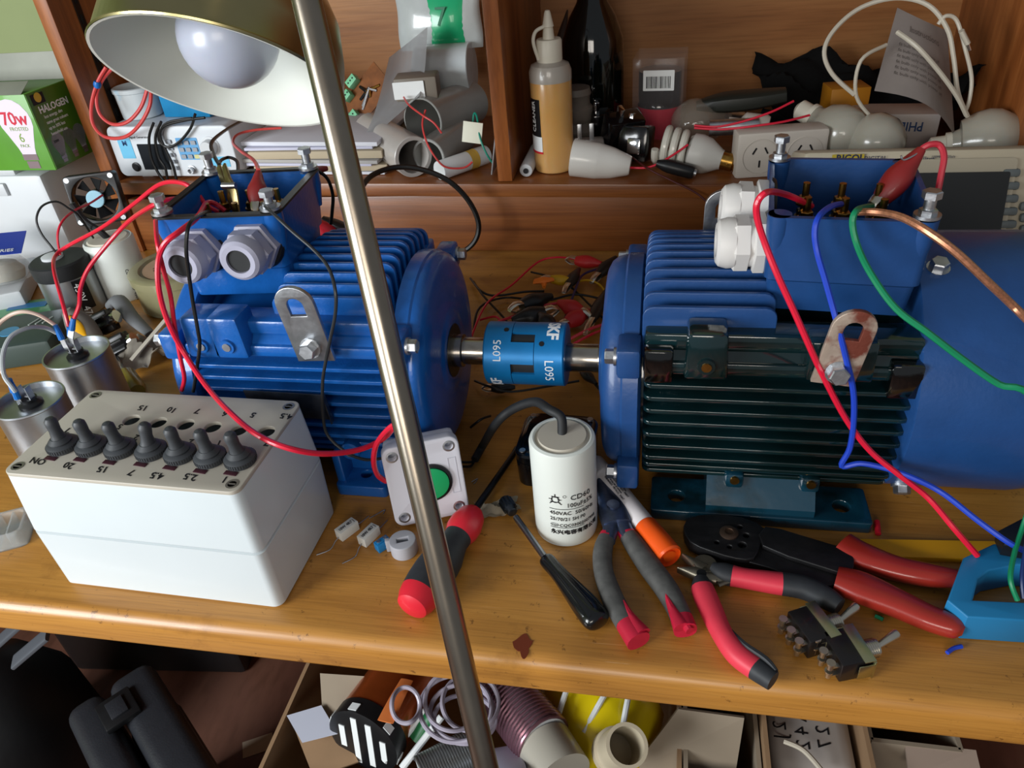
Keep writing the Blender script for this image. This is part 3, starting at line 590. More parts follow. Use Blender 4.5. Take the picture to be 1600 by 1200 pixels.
# large screwdriver
a = F([(803, 695), (741, 800), (722, 832), (700, 862), (672, 905), (650, 938), (640, 953)], .013); o = a[2].copy(); o.z = 0
sd = thing('screwdriver', 'large screwdriver with black and red handle whose shaft points towards the coupling', 'screwdriver', o, group='screwdrivers')
dv = (a[1]-a[6]).normalized()
k = M(); k.cyl(a[0]-o+V((0, 0, -.009)), a[1]-o+V((0, 0, .001)), .0025, .003, n=14); tp = a[0]-o+V((0, 0, -.009)); k.sweep([tp, tp+dv*.008], [(.0028, .0022), (.0035, .0006)], sm=0); obj('shaft', k, mat('dark tool steel', '3c3f44', .35, .9, .2, 60), sd)
hl = (a[1]-a[6]).length; B0 = a[6]-o; prof = [(.0, .0), (.007, .0005), (.0115, .003), (.0140, .009), (.0148, .014)]
HR = 13.1e-3
k = M(); k.lathe(prof+[(.0149, .0146)], B0, dv, 32, (True, True)); obj('butt_cap', k, RED, sd, 'red rounded butt')
k = M(); k.lathe([(.0149, .0146), (.0158, .024), (.0160, .036), (.0148, .052), (.0120, .062), (.0106, .068), (.0110, .074)], B0, dv, 32); obj('grip', k, DGR, sd, 'charcoal grip')
k = M(); k.lathe([(.0110, .074), (.0130, .080), (.0132, .088), (.0108, .098), (.0070, .103), (.0064, hl-.002), (.005, hl)], B0, dv, 32); obj('collar', k, RED, sd, 'red collar')
# small black screwdriver with a bit holder
a = F([(788, 781), (806, 808), (852, 872), (875, 900), (905, 935), (938, 975)], .008); o = a[2].copy(); o.z = 0
sd = thing('screwdriver', 'small screwdriver with black fluted handle and silver socket tip before the white capacitor', 'screwdriver', o, group='screwdrivers')
d1 = (a[1]-a[0]).normalized()
k = M(); k.lathe([(.0045, 0), (.0052, .001), (.0052, .012), (.004, .0165), (.003, .017)], a[0]-o, d1, 20)
for i in range(12): q = i*PI/6; f_ = frame(d1); k.cyl(a[0]-o+f_@V((.0052*math.cos(q), .0052*math.sin(q), .0015)), a[0]-o+f_@V((.0052*math.cos(q), .0052*math.sin(q), .012)), .0008, n=6)
obj('socket', k, mat('dark knurled steel', '4a5058', .3, .9), sd)
k = M(); k.cyl(a[1]-o, a[2]-o, .0026, n=14); obj('shaft', k, mat('grey tool steel', '85868a', .3, 1), sd)
k = M(); pth = rel([a[2]+V((0, 0, 0)), a[2].lerp(a[5], .05), a[2].lerp(a[5], .3), a[2].lerp(a[5], .8), a[2].lerp(a[5], .97), a[5]], o)
k.sweep(pth, [(.0045, .004), (.0062, .005), (.0060, .0055), (.0098, .0075), (.0088, .007), (.002, .002)], n=20)
d2 = (pth[5]-pth[0]).normalized(); sd_ = d2.cross(V((0, 0, 1)))
for s_ in (-1, 0, 1): k.sweep([p+sd_*s_*.0062*q+V((0, 0, .0035*(1.2-abs(s_)*.6)*q)) for p, q in ((pth[1], .5), (pth[2], .6), (pth[3], 1), (pth[4], .8))], [(.0022, .0025), (.0026, .003), (.0032, .004), (.002, .002)])
obj('handle', k, mat('glossy black handle', '0d0e10', .22, coat=.4), sd)
# combination pliers with grey and red handles
STL = mat('blued tool steel', '6a7690', .38, .9, .3, 120); GGR = mat('dusty grey grip', '5a5a58', .7, 0, .3, 130); PKR = mat('crimson grip end', 'c21f3c', .45, 0, .1, 120)
o = at(960, 830); o.z = 0
pl = thing('pliers', 'combination pliers with dusty grey and crimson handles, head tucked behind the white capacitor', 'pliers', o, group='pliers on the desk')
k = M(); h0 = F([(938, 752), (948, 778), (958, 800), (965, 822)], .010)
k.sweep(rel(h0, o), [(.003, .004), (.0085, .006), (.0120, .0075), (.0115, .007)], n=12, pw=.7); p_ = F([(958, 812), (950, 845)], .009); k.sweep(rel(p_, o), [(.007, .006), (.0055, .005)], pw=.7); p_ = F([(968, 812), (985, 845)], .009); k.sweep(rel(p_, o), [(.007, .006), (.0055, .005)], pw=.7); hd = obj('head', k, STL, pl)
k = M(); c = h0[2]-o+V((0, 0, .006)); k.cyl(c, c+V((0, 0, .003)), .005, n=20); obj('pivot', k, STL, hd)
def handle(parent, pts, z, segs, hw, hh_, pw=.85, n=14):
    """segs: list of (i0, i1, material, name); pts pixel path; one tapered handle cut in coloured lengths"""
    P = smooth([at(x, y, z)-o for x, y in pts], 6); N = len(P)
    W_ = smooth([V((a_, b_, 0)) for a_, b_ in zip(hw, hh_)], 6)
    res_ = []
    for i0, i1, m_, nm in segs:
        s0, s1 = int(i0*(N-1)), int(i1*(N-1))
        k = M(); k.sweep(P[s0:s1+1], [(w.x, w.y) for w in W_[s0:s1+1]], n=n, sm=0, pw=pw) if False else k.sweep(P[s0:s1+1], [(w.x, w.y) for w in W_[s0:s1+1]], n=n, sm=1, pw=pw)
        res_.append(obj(nm, k, m_, parent))
    return res_
handle(pl, [(950, 836), (942, 860), (943, 893), (957, 935), (975, 968), (998, 1002)], .0085, [(0, .09, PKR, 'grip_collar'), (.09, .86, GGR, 'grip'), (.86, 1, PKR, 'grip_end')], (.006, .0072, .0072, .0078, .0075, .0085), (.0055, .0065, .0068, .007, .0068, .0072))
handle(pl, [(975, 828), (992, 852), (1015, 885), (1042, 922), (1060, 955), (1071, 985)], .0085, [(0, .11, PKR, 'grip_collar'), (.11, .87, GGR, 'grip'), (.87, 1, PKR, 'grip_end')], (.006, .0078, .0085, .0082, .0075, .0080), (.0055, .0065, .0068, .007, .0068, .0072))
def stripe(parent, pts, z, hw, m):
    k = M(); k.sweep([at(x, y, z)-o for x, y in pts], hw, n=10, sm=4); obj('side_stripe', k, m, parent)
stripe(pl, [(974, 940), (986, 965), (1004, 990)], .0125, [(.001, .002), (.0035, .0035), (.006, .004)], PKR)
stripe(pl, [(1040, 930), (1052, 955), (1066, 980)], .0125, [(.001, .002), (.0035, .0035), (.006, .004)], PKR)
stripe(pl, [(1062, 955), (1068, 970), (1078, 986)], .0110, [(.001, .002), (.003, .0035), (.003, .003)], PKR)
# marker
a = F([(928, 722), (1008, 822), (1012, 827), (1055, 862)], .0095); o = a[1].copy(); o.z = 0
mk = thing('marker_pen', 'white marker pen with a bright orange cap lying behind the pliers', 'pen', o)
d1 = (a[1]-a[0]).normalized(); La = (a[1]-a[0]).length
k = M(); k.lathe([(.0070, 0), (.0082, .002), (.0086, .02), (.0086, La)], a[0]-o, d1, 28); bd = obj('barrel', k, mat('pearl white barrel', 'd6d0d0', .35, coat=.3), mk)
k = M(); up = V((0, 0, 1)); sx = d1.cross(up)
for j in range(4):
    ang = -.25+j*.24
    for i in range(2):
        s0, s1 = (.028+.004*i, .028+.05) if i == 0 else (.040, .072)
        rr = .00875; nn = (up*math.cos(ang)+sx*math.sin(ang)*1)
        k.text('PERMANENT  METALLIC  PAINT' if j % 2 else 'quick drying ink all surfaces', .0022, (lambda q0, nn_: (lambda u, v, h: q0+d1*u+nn_*(rr+h)+nn_.cross(d1)*v))(a[0]-o+d1*.028, (up*math.cos(ang+.12)+sx*math.sin(ang+.12))))
        break
obj('printed_text', k, mat('grey print', '3a3a40', .5), bd)
k = M(); k.lathe([(.0088, 0), (.0094, .001), (.0100, .022), (.0102, .034), (.0088, .0355), (.0084, .033), (.0050, .033), (.0050, .0345), (.001, .0345)], a[1]-o, d1, 32); obj('cap', k, mat('orange cap', 'f25a14', .4, coat=.2), mk, 'orange cap')
# crimping tool
BLT = mat('worn black tool paint', '18181a', .42, .2, .4, 70, bump=.3, bscale=150); DRED = mat('dark red dipped vinyl', '96281e', .3, 0, .08, 50, coat=.4)
o = at(1200, 850); o.z = 0
cr = thing('crimping_tool', 'large black crimping pliers with dark red handles lying in front of the dark motor', 'crimping tool', o)
def plate(pts, z, h, m, name, parent, holes=(), bev=.0008, label=None, sm=2):
    q = smooth([at(x, y, z+h)-o for x, y in pts], sm, True) if sm else [at(x, y, z+h)-o for x, y in pts]
    k = M(); k.prism([(p.x, p.y) for p in q], (0, 0, z), (0, 0, 1), h, [[(u.x, u.y) for u in (circ_px(*hq, z+h))] for hq in holes], bev, up=(0, 1, 0)); return obj(name, k, m, parent, label)
def circ_px(px, py, r, z): c = at(px, py, z)-o; return [V(c_+(0,)) for c_ in circ(c.x, c.y, r)]
plate([(1068, 822), (1080, 808), (1110, 803), (1160, 808), (1196, 826), (1188, 850), (1178, 872), (1150, 872), (1112, 861), (1078, 846)], .004, .010, BLT, 'jaw', cr, [(1156, 823, .002), (1166, 836, .0024), (1160, 851, .0030), (1120, 847, .0018), (1140, 854, .0018)])
plate([(1150, 868), (1180, 838), (1196, 828), (1250, 842), (1312, 860), (1330, 892), (1300, 915), (1250, 906), (1200, 886)], .003, .008, BLT, 'arm', cr)
plate([(1196, 822), (1250, 835), (1300, 850), (1325, 858), (1335, 875), (1326, 895), (1280, 884), (1192, 852)], .011, .004, BLT, 'arm', cr)
k = M(); c = at(1139, 833, .014)-o; k.lathe([(.0068, 0), (.0068, .0012), (.005, .002), (.0032, .002), (.003, .001)], c, (0, 0, 1), 28); obj('pivot', k, mat('worn brown steel', '5e4c40', .4, .8), cr)
def grip(pts, z, hw, hh_, nm='handle_grip', m=DRED, parent=None, lb=None, pw=.8): 
    k = M(); k.sweep([at(x, y, z)-o for x, y in pts], list(zip(hw, hh_)), n=18, sm=6, pw=pw); return obj(nm, k, m, parent, lb)
grip([(1316, 852), (1345, 868), (1400, 888), (1455, 899), (1500, 904)], .010, (.012, .0115, .0095, .0085, .0060), (.007, .007, .007, .0065, .005), parent=cr)
grip([(1306, 905), (1345, 918), (1400, 942), (1450, 965), (1492, 980), (1506, 986)], .010, (.010, .0125, .0105, .009, .0075, .003), (.007, .0075, .0075, .007, .0065, .003), parent=cr)
# side cutters
o = at(1105, 900); o.z = 0
sc = thing('side_cutters', 'small side cutters with coral red and black curved handles beside the crimping pliers', 'pliers', o, group='pliers on the desk')
SILV = mat('satin tool steel', '8c8474', .38, .9, .2, 90)
k = M(); k.sweep([at(*q, .007)-o for q in ((1066, 869), (1085, 882), (1100, 893))], [(.0008, .003), (.004, .0045), (.0065, .005)], sm=3, pw=.8); k.sweep([at(*q, .007)-o for q in ((1058, 890), (1080, 895), (1102, 900))], [(.0008, .003), (.004, .0045), (.0065, .005)], sm=3, pw=.8)
k.lathe([(.0085, 0), (.009, .001), (.009, .008), (.008, .009)], at(1100, 896, 0)-o+V((0, 0, .002)), (0, 0, 1), 20); k.sweep([at(*q, .007)-o for q in ((1100, 900), (1122, 905), (1128, 912))], [(.006, .004), (.005, .004), (.003, .003)], sm=3); jw = obj('jaws', k, SILV, sc)
k = M(); c = at(1096, 897, .011)-o; k.cyl(c, c+V((0, 0, .0012)), .0035, n=16); obj('pivot', k, BLACK, jw)
k = M(); k.sweep([at(*q, .009)-o for q in ((1122, 914), (1138, 908), (1150, 909))], [(.002, .001), (.0018, .001), (.0012, .001)], up=(0, 0, 1)); obj('spring', k, SILV, sc)
handle(sc, [(1112, 888), (1130, 896), (1160, 903), (1205, 910), (1255, 918), (1290, 934), (1312, 948)], .0085, [(0, .26, DGR, 'grip_insert'), (.26, .58, PINK, 'grip'), (.58, 1, DGR, 'grip_end')], (.004, .0078, .0068, .0078, .0085, .0080, .006), (.005, .007, .007, .0072, .0072, .007, .006))
handle(sc, [(1095, 905), (1098, 922), (1112, 955), (1130, 993), (1152, 1022), (1180, 1044), (1208, 1064)], .0085, [(0, .16, DGR, 'grip_insert'), (.16, .86, PINK, 'grip'), (.86, 1, DGR, 'grip_end')], (.005, .0080, .0078, .0068, .0075, .0072, .0062), (.005, .007, .007, .0072, .0072, .007, .006))
stripe(sc, [(1142, 985), (1162, 1012), (1195, 1035), (1212, 1052)], .0105, [(.0008, .002), (.003, .0055), (.0032, .0055), (.002, .004)], DGR)
# yellow strip
o = at(1440, 855); o.z = 0
q = [at(1324, 841, .005), at(1562, 845, .005), at(1562, 874, .005), at(1345, 868, .005), at(1330, 858, .005)]
k = M(); k.prism([((p-o).x, (p-o).y) for p in q], (0, 0, 0), (0, 0, 1), .005, (), .0006, up=(0, 1, 0)); solo('yellow_strip', k, mat('yellow strip', 'eba714', .45, 0, .05, 40), 'flat yellow plastic strip lying behind the dark red handles', 'strip', o)
# current clamp head
o = at(1590, 925); o.z = 0
cl = thing('clamp_jaw', 'blue octagonal clamp jaw with an open centre cut off by the right picture edge', 'clamp meter', o)
BLC = mat('sky blue clamp plastic', '1e76a8', .45, 0, .05, 40)
zc_ = .022
q = [at(1552, 850, zc_)-o, at(1505, 872, zc_)-o, at(1480, 938, zc_)-o, at(1512, 965, zc_)-o, at(1625, 972, zc_)-o, at(1690, 930, zc_)-o, at(1680, 870, zc_)-o, at(1630, 845, zc_)-o]
h = [at(1545, 892, zc_)-o, at(1528, 905, zc_)-o, at(1520, 938, zc_)-o, at(1610, 942, zc_)-o, at(1650, 915, zc_)-o, at(1640, 885, zc_)-o, at(1590, 883, zc_)-o]
k = M(); k.prism([(p.x, p.y) for p in q], (0, 0, .0005), (0, 0, 1), zc_, [[(p.x, p.y) for p in h]], .0012, up=(0, 1, 0)); obj('jaw_ring', k, BLC, cl)
q = [at(1556, 838, .028)-o, at(1600, 815, .028)-o, at(1680, 812, .028)-o, at(1690, 860, .028)-o, at(1610, 868, .028)-o, at(1565, 860, .028)-o]
k = M(); k.prism([(p.x, p.y) for p in q], (0, 0, .0225), (0, 0, 1), .012, (), .002, up=(0, 1, 0)); obj('body', k, BLACK, cl)
# two loose toggle switches
def tswitch(c, rz, label):
    t = thing('toggle_switch', label, 'switch', c, (0, math.radians(0), rz), group='loose toggle switches')
    k = M(); k.box((0, 0, .0085), (.020, .026, .017), .001); bdy = obj('housing', k, mat('brown black bakelite', '141112', .35, coat=.2), t)
    k = M(); k.box((.0108, 0, .0085), (.0012, .030, .016), .0004); k.box((.0075, 0, .0172), (.0075, .0285, .0006), .0001); k.box((.006, -.0145, .0085), (.011, .0008, .012), .0002); k.box((.006, .0145, .0085), (.011, .0008, .012), .0002); obj('mounting_plate', k, mat('yellow passivated steel', 'c4c398', .3, 1), t)
    k = M(); k.cyl((.011, 0, .0085), (.021, 0, .0085), .0058, n=24)
    for i in range(6): k.cyl((.0125+i*.0014, 0, .0085), (.0131+i*.0014, 0, .0085), .0061, n=24)
    bs = obj('threaded_bushing', k, mat('nickel', 'd0cabc', .3, 1), t)
    k = M(); k.lathe([(.0018, 0), (.0026, .010), (.0032, .016), (.0026, .0175)], (.0205, 0, .0085), (1, .25, .28), 16); obj('lever', k, _m['nickel'], bs)
    for y in (-.009, 0, .009):
        for z in (.0045, .0125):
            k = M(); k.box((-.013, y, z), (.007, .0030, .0008)); k.cyl((-.0155, y, z-.002), (-.0155, y, z+.003), .0019, n=10); k.cyl((-.0155, y, z+.003), (-.0155, y, z+.0042), .0028, n=12); obj('terminal', k, _m['nickel'], t)
    return t
c = at(1268, 980, .012); c.z = 0; tswitch(c, .46, 'loose toggle switch of the pair, the left one nearer the side cutters')
c = at(1322, 1016, .012); c.z = 0; tswitch(c, .34, 'loose toggle switch of the pair, the right one nearest the desk edge')
# small bits
def bit(name, pts, r, m, lb, cat): p = [at(x, y, r+.0003) for x, y in pts]; return wire(name, p, r, m, lb, cat)
bit('wire_offcut', [(1480, 1020), (1490, 1013), (1503, 1010)], .0014, mat('blue wire insulation', '1c3fb4', .4), 'short blue wire offcut near the front edge of the desk', 'wire scrap')
bit('wire_offcut', [(1367, 962), (1374, 965), (1380, 968)], .0014, mat('green wire insulation', '0c7a50', .4), 'tiny green wire offcut next to the toggle switch levers', 'wire scrap')
bit('wire_offcut', [(737, 753), (746, 748), (744, 752), (740, 756)], .0004, ZINC, 'tiny bare wire offcut right of the push button box', 'wire scrap')
bit('component_lead', [(577, 810), (588, 804), (601, 797), (599, 803)], .0004, ZINC, 'bent bare lead above the white resistors', 'wire scrap')
bit('fuse', [(1370, 815), (1371, 822), (1372, 834)], .0022, RED, 'small red component beside the right end of the dark motor foot', 'component')
# cement resistors
CER = mat('white ceramic', 'dfe0da', .6, 0, .04, 60)
def resistor(a, b, lb):
    A, B = at(*a, .004), at(*b, .004); c = (A+B)/2; d = B-A; rz = math.atan2(d.y, d.x); Lr = d.length
    t = thing('power_resistor', lb, 'resistor', (c.x, c.y, 0), (0, 0, rz), 'ceramic power resistors')
    k = M(); k.box((0, 0, .0047), (Lr, .0085, .009), .0004); bd = obj('body', k, CER, t)
    k = M(); k.text('10W 4R7 J', .0042, lambda u, v, h: V((u, v-.0015, .0093+h)), align='CENTER', sx=.8); obj('printed_text', k, INK, bd)
    k = M(); k.tube([(-Lr/2, 0, .003), (-Lr/2-.004, 0, .0015), (-Lr/2-.012, -.003, .0008), (-Lr/2-.022, .001, .0008)], .0004, 6); obj('lead', k, ZINC, t)
    k = M(); k.tube([(Lr/2, 0, .003), (Lr/2+.004, 0, .0015), (Lr/2+.014, .001, .0008)], .0004, 6); obj('lead', k, ZINC, t)
resistor((529, 838), (556, 818), 'white ceramic power resistor with printed side, left one of the pair beside the switch box')
resistor((565, 848), (588, 826), 'white ceramic power resistor touching the small blue terminal block')
A = at(598, 850, .004); t = thing('terminal_block', 'tiny blue screw terminal between the resistor and the grey clip', 'connector', (A.x, A.y, 0), (0, 0, .9))
k = M(); k.box((0, 0, .004), (.012, .007, .008), .0006); k.box((0, 0, .0085), (.010, .0045, .001), .0003); b = obj('housing', k, mat('connector blue', '1a78b4', .4), t)
for x in (-.003, .003): k = M(); k.cyl((x, 0, .009), (x, 0, .0095), .0016, n=12); obj('screw', k, ZINC, b)
A = at(630, 850, .008); t = thing('cable_clip', 'round light grey plastic clip with a slot lying right of the resistors', 'clip', (A.x, A.y, 0), (0, 0, .4))
GRP = mat('light grey plastic', 'a8a9b0', .5)
k = M(); k.prism(circ(0, 0, .0105, 32), (0, 0, .0), (0, 0, 1), .013, ([(-.0045, -.0022), (.0045, -.0022), (.0045, .0022), (-.0045, .0022)],), .0008, up=(0, 1, 0)); k.box((-.0115, .004, .0065), (.004, .004, .012), .0008); bdy = obj('body', k, GRP, t)
k = M(); k.cyl((0, 0, .003), (0, 0, .008), .002, n=12); k.cyl((.0028, 0, .003), (.0028, 0, .009), .0014, n=10); obj('screw', k, mat('dark screw', '4c4743', .4, .8), t)
# crumpled masking tape
def crumple(name, c, sx, sy, h, m, lb, cat, rz=0, n=14, seed=1, amp=1., edge=.25, rot=(0, 0), group=None):
    rnd = random.Random(seed); G = {}
    def nz(x, y, f): return math.sin(x*f+seed)*math.cos(y*f*1.3+seed*2)+.6*math.sin((x+y)*f*1.9+seed*.7)
    ts, vs, fs = .0006, [], []
    for i in range(n+1):
        for j in range(n+1):
            u, v = i/n*2-1, j/n*2-1; r = 1+edge*math.sin(5*math.atan2(v, u)+seed)*max(abs(u), abs(v))*.5+(rnd.random()-.5)*.06*(max(abs(u), abs(v)) > .9)
            z = h*(.5+.5*nz(u, v, 2.6*amp)*.6+.12*nz(v, u, 7))
            vs.append(V((u*sx*r, v*sy*r, max(z, .0004))))
    N = len(vs)
    for i in range(n):
        for j in range(n): a_ = i*(n+1)+j; fs.append((a_, a_+1, a_+n+2, a_+n+1))
    k = M(); k.add(vs, fs)
    geom = bmesh.ops.solidify(k.bm, geom=k.bm.faces[:], thickness=-ts)
    return solo(name, k, m, lb, cat, c, (rot[0], rot[1], rz), group, angle=50)
c = at(778, 798); crumple('masking_tape', c, .017, .009, .007, mat('masking tape', 'cfc4ac', .7, 0, .08, 60, bump=.3, bscale=120), 'crumpled scrap of cream masking tape beside the silver socket tip', 'tape', .3, seed=3)
# black plastic project box behind the white capacitor
c = at(890, 655, .0); 
t = thing('project_box', 'small glossy black plastic box with rounded corners behind the white capacitor', 'box', (-.082, .493, 0), (0, 0, -.04))
GBK = mat('glossy black plastic', '08080a', .15, coat=.4)
k = M(); R_ = lambda z, g, r: [V((a, b, z)) for a, b in rrect(-.031-g, -.030-g, .031+g, .030+g, r, 6)]
k.loft([R_(0, -.002, .01), R_(.002, 0, .011), R_(.026, .001, .012)]); obj('base', k, GBK, t)
k = M(); k.loft([R_(.0265, .001, .012), R_(.033, .0012, .012), R_(.0345, -.0005, .0115)]); k.loft([R_(.0345, -.004, .01), R_(.0355, -.005, .01)]); ld = obj('lid', k, GBK, t)
for x, y in ((-.025, -.024), (.025, -.024), (-.025, .024), (.025, .024)): k = M(); k.cyl((x, y, .0352), (x, y, .0364), .0026, n=12); obj('screw', k, ZINC, ld)
# ================================================================ helpers for the clutter
RLOOP_ = mat('coral lead insulation', 'c8403e', .4)
def bxt(name, label, cat, c, d, m, rz=0, part='carton', bev=.001, group=None, rot=(0, 0)):
    """a box-like thing whose base centre is c; returns thing and its body part"""
    t = thing(name, label, cat, c, (rot[0], rot[1], rz), group); k = M(); k.box((0, 0, d[2]/2), d, bev); return t, obj(part, k, m, t)
def ftext(parent, txt, size, x, z, y, m, name='printed_text', align='CENTER', **kw):   # lettering on a front face looking to -Y
    k = M(); k.text(txt, size, lambda u, v, h: V((x+u, y-.0002-h, z+v)), align=align, **kw); return obj(name, k, m, parent)
def fpanel(parent, x0, z0, x1, z1, y, m, name, r=.001, th=.0006, label=None):
    k = M(); k.prism(rrect(x0, z0, x1, z1, r, 3), (0, y, 0), XZ, th, (), 0); return obj(name, k, m, parent, label)
def bulb_prof(R, L): return [(.0005, 0), (R*.35, R*.06), (R*.7, R*.28), (R*.95, R*.68), (R, R), (R*.95, R*1.35), (R*.75, R*1.8), (R*.5, L*.88), (R*.42, L)]
WHT = mat('white printing', 'eef0ee', .5); GREENC = mat('green carton', '5c9e30', .45, 0, .25, 10, coat=.2); DGC = mat('dark green carton', '4c7a1e', .45, 0, .2, 10, coat=.2)
CASEW = mat('pale grey case plastic', 'c9cdd0', .4, 0, .03, 12)
# ---------------------------------------------------------------- left of the hutch
c = at(112, 388, .028)
ttc = thing('equipment_case', 'pale grey plastic case carrying the green light bulb carton', 'case', (c.x-.14, c.y+.12, 0))
k = M(); k.box((0, 0, .07), (.28, .24, .135), .008); obj('body', k, CASEW, ttc)
k = M(); k.box((-.02, -.0, .141), (.24, .235, .012), .004); k.box((-.02, -.122, .118), (.20, .006, .018), .002); obj('lid', k, CASEW, ttc)
k = M(); k.box((-.065, -.135, .014), (.165, .12, .026), .004, rot=Matrix.Rotation(.5, 3, 'Z')); tr_ = solo('plastic_tray', k, CASEW, 'flat pale grey plastic tray in front of the equipment case', 'tray', (c.x-.02, c.y+.02, 0))
# bulb carton
zt = .1475
f0 = at(88, 266, zt); bt = thing('light_bulb_carton', 'green halogen light bulb carton with its grey flaps standing open at the far left', 'carton', (f0.x, f0.y, zt), (0, 0, -.03))
h = aty(50, 147, f0.y).z-zt; Wd, Dp = .15, .085
k = M(); k.box((-Wd/2, Dp/2, h/2), (Wd, Dp, h), .0008); obj('carton', k, GREENC, bt)
k = M(); k.box((.0004, Dp/2, h/2), (.0008, Dp-.002, h-.002)); obj('side_print', k, DGC, bt)
GI = mat('grey card inside', '9a9c92', .5, 0, .15, 15)
k = M()
for a, y0, y1, zz in ((0, Dp-.002, Dp+.008, h+.033),): k.loft([[V((-Wd, y0, h)), V((0, y0, h)), V((0, y0+.0012, h)), V((-Wd, y0+.0012, h))], [V((-Wd+.006, y1, zz)), V((-.006, y1, zz)), V((-.006, y1+.0012, zz)), V((-Wd+.006, y1+.0012, zz))]])
obj('flap', k, GI, bt)
k = M(); k.loft([[V((-Wd, -.001, h)), V((-.004, -.001, h)), V((-.004, .0, h)), V((-Wd, .0, h))], [V((-Wd, .028, h+.010)), V((-.012, .028, h+.010)), V((-.012, .029, h+.010)), V((-Wd, .029, h+.010))]]); obj('flap', k, GI, bt)
def bulbpic(parent, fn, s, mw, mm):
    k = M(); q = [(r, z-1) for r, z in bulb_prof(.42, 1.15)]; out = [(r, -z-1+.3) for r, z in q]+[(-r, -z-1+.3) for r, z in q[::-1]]
    vs = [fn(x*s, y*s, -.0001) for x, y in out]; n_ = len(q)
    k.add(vs, [(i, i+1, 2*n_-2-i, 2*n_-1-i) for i in range(n_-1)]); o_ = obj('bulb_picture', k, mw, parent)
    k = M()
    for y0, y1, w_ in ((-.85, -.98, .19), (-1.0, -1.16, .15)): k.add([fn(x*s, y*s, .0001) for x, y in ((-w_, y0), (w_, y0), (w_, y1), (-w_, y1))], [(0, 1, 2, 3)])
    obj('cap_picture', k, mm, parent)
fr = lambda x0, z0: (lambda u, v, hh: V((x0+u, -.0004-hh, z0+v))); sd_ = lambda y0, z0: (lambda u, v, hh: V((.0009+hh, y0+u, z0+v)))
LIL = mat('pale lilac print', 'd9d0de', .5); PRT = mat('silver print', '8f7f86', .35, .6); REDP = mat('red print', 'c4203a', .5); GRP_ = mat('olive print', '7a9a3a', .5)
bulbpic(bt, fr(-.031, h*.76), h*.63, LIL, PRT)
k = M(); k.text('70w', h*.24, fr(-.051, h*.62), bold=.0004); obj('printed_text', k, REDP, bt)
k = M(); k.text('FROSTED', h*.07, fr(-.044, h*.54)); k.text('6', h*.17, fr(-.036, h*.39)); k.text('PACK', h*.06, fr(-.039, h*.32)); obj('printed_text', k, GRP_, bt)
k = M(); k.text('HALOGEN', h*.125, sd_(.012, h*.72), sx=.95, bold=.0003)
for i, s_ in enumerate(('less energy, dim', 'same great colours', 'up to 30% less', 'household use')): k.text(s_, h*.06, sd_(.016, h*(.645-i*.075)), sx=.9)
obj('printed_text', k, WHT, bt)
k = M(); k.box((.0011, .018, h*.90), (.0006, .022, h*.13)); obj('logo_panel', k, INK, bt); k = M(); k.cyl((.0014, .018, h*.915), (.0017, .018, h*.915), .006, n=20); obj('logo_disc', k, mat('gold print', 'd8b43a', .5), bt)
for y0 in (.022, .044, .064): bulbpic(bt, sd_(y0, h*.36), h*.27, LIL, PRT)
k = M(); k.text('2000', h*.05, sd_(.0145, h*.32)); obj('printed_text', k, INK, bt)
# cooling fan wedged between case and hutch
c = aty(155, 308, .87); t = thing('cooling_fan', 'small black square cooling fan wedged between the pale case and the hutch', 'fan', (c.x, c.y, c.z), (math.radians(-10), 0, .35))
k = M(); k.prism(rrect(-.033, -.033, .033, .033, .005), (0, .0, 0), XZ, .016, (circ(0, 0, .029, 32),), .001); obj('frame', k, BLACK, t)
k = M(); k.cyl((0, -.013, 0), (0, -.003, 0), .012, n=24)
for i in range(7):
    a = i*2*PI/7; p = lambda r, q, y: V((r*math.cos(a+q), y, r*math.sin(a+q))); k.loft([[p(.011, 0, -.013), p(.011, .5, -.004), p(.011, .55, -.0045), p(.011, .05, -.0135)], [p(.027, .1, -.013), p(.027, .7, -.004), p(.027, .74, -.0045), p(.027, .14, -.0135)]])
rt = obj('rotor', k, BLACK, t); k = M(); k.cyl((0, -.0165, 0), (0, -.016, 0), .011, n=24); k.cyl((0, -.016, 0), (0, -.013, 0), .0115, n=24); obj('hub_label', k, mat('blue silver label', '8ab0c0', .3, .6), rt)
for a in (-.028, .028):
    for b in (-.028, .028): k = M(); k.cyl((a, -.0165, b), (a, -.0155, b), .0034, n=12); obj('screw', k, ZINC, t)
# silver can capacitor with black bands
c = at(100, 500); 
t = thing('capacitor', 'dull silver capacitor with black bands and white print left of the white capacitor', 'capacitor', (c.x+.004, c.y+.03, 0), (0, 0, 0), 'start and run capacitors'); r = .0335; hh = aty(95, 403, c.y+.03).z
k = M(); k.lathe([(r-.002, 0), (r, .002), (r, hh-.012)], (0, 0, 0), (0, 0, 1), 40); obj('can', k, ALU, t)
k = M(); k.lathe([(r+.001, hh-.020), (r+.0018, hh-.018), (r+.0018, hh-.002), (r-.001, hh), (r-.008, hh)], (0, 0, 0), (0, 0, 1), 40); obj('top_band', k, RUBBER, t)
k = M(); k.lathe([(.013, hh), (.013, hh+.003), (.011, hh+.004)], (-.008, 0, 0), (0, 0, 1), 28); obj('cap_disc', k, CASEW, t)
def strip(parent, r, hh, a_, w_, z0, z1, m, name):
    k = M(); k.loft([[V(((r+.0004)*math.cos(a_+w_*i/6), (r+.0004)*math.sin(a_+w_*i/6), z)) for i in range(7)]+[V(((r-.0006)*math.cos(a_+w_*i/6), (r-.0006)*math.sin(a_+w_*i/6), z)) for i in range(6, -1, -1)] for z in (z0, z1)]); return obj(name, k, m, parent)
strip(t, r, hh, -.75, .5, .01, hh-.022, BLACK, 'dark_stripe')
k = M()
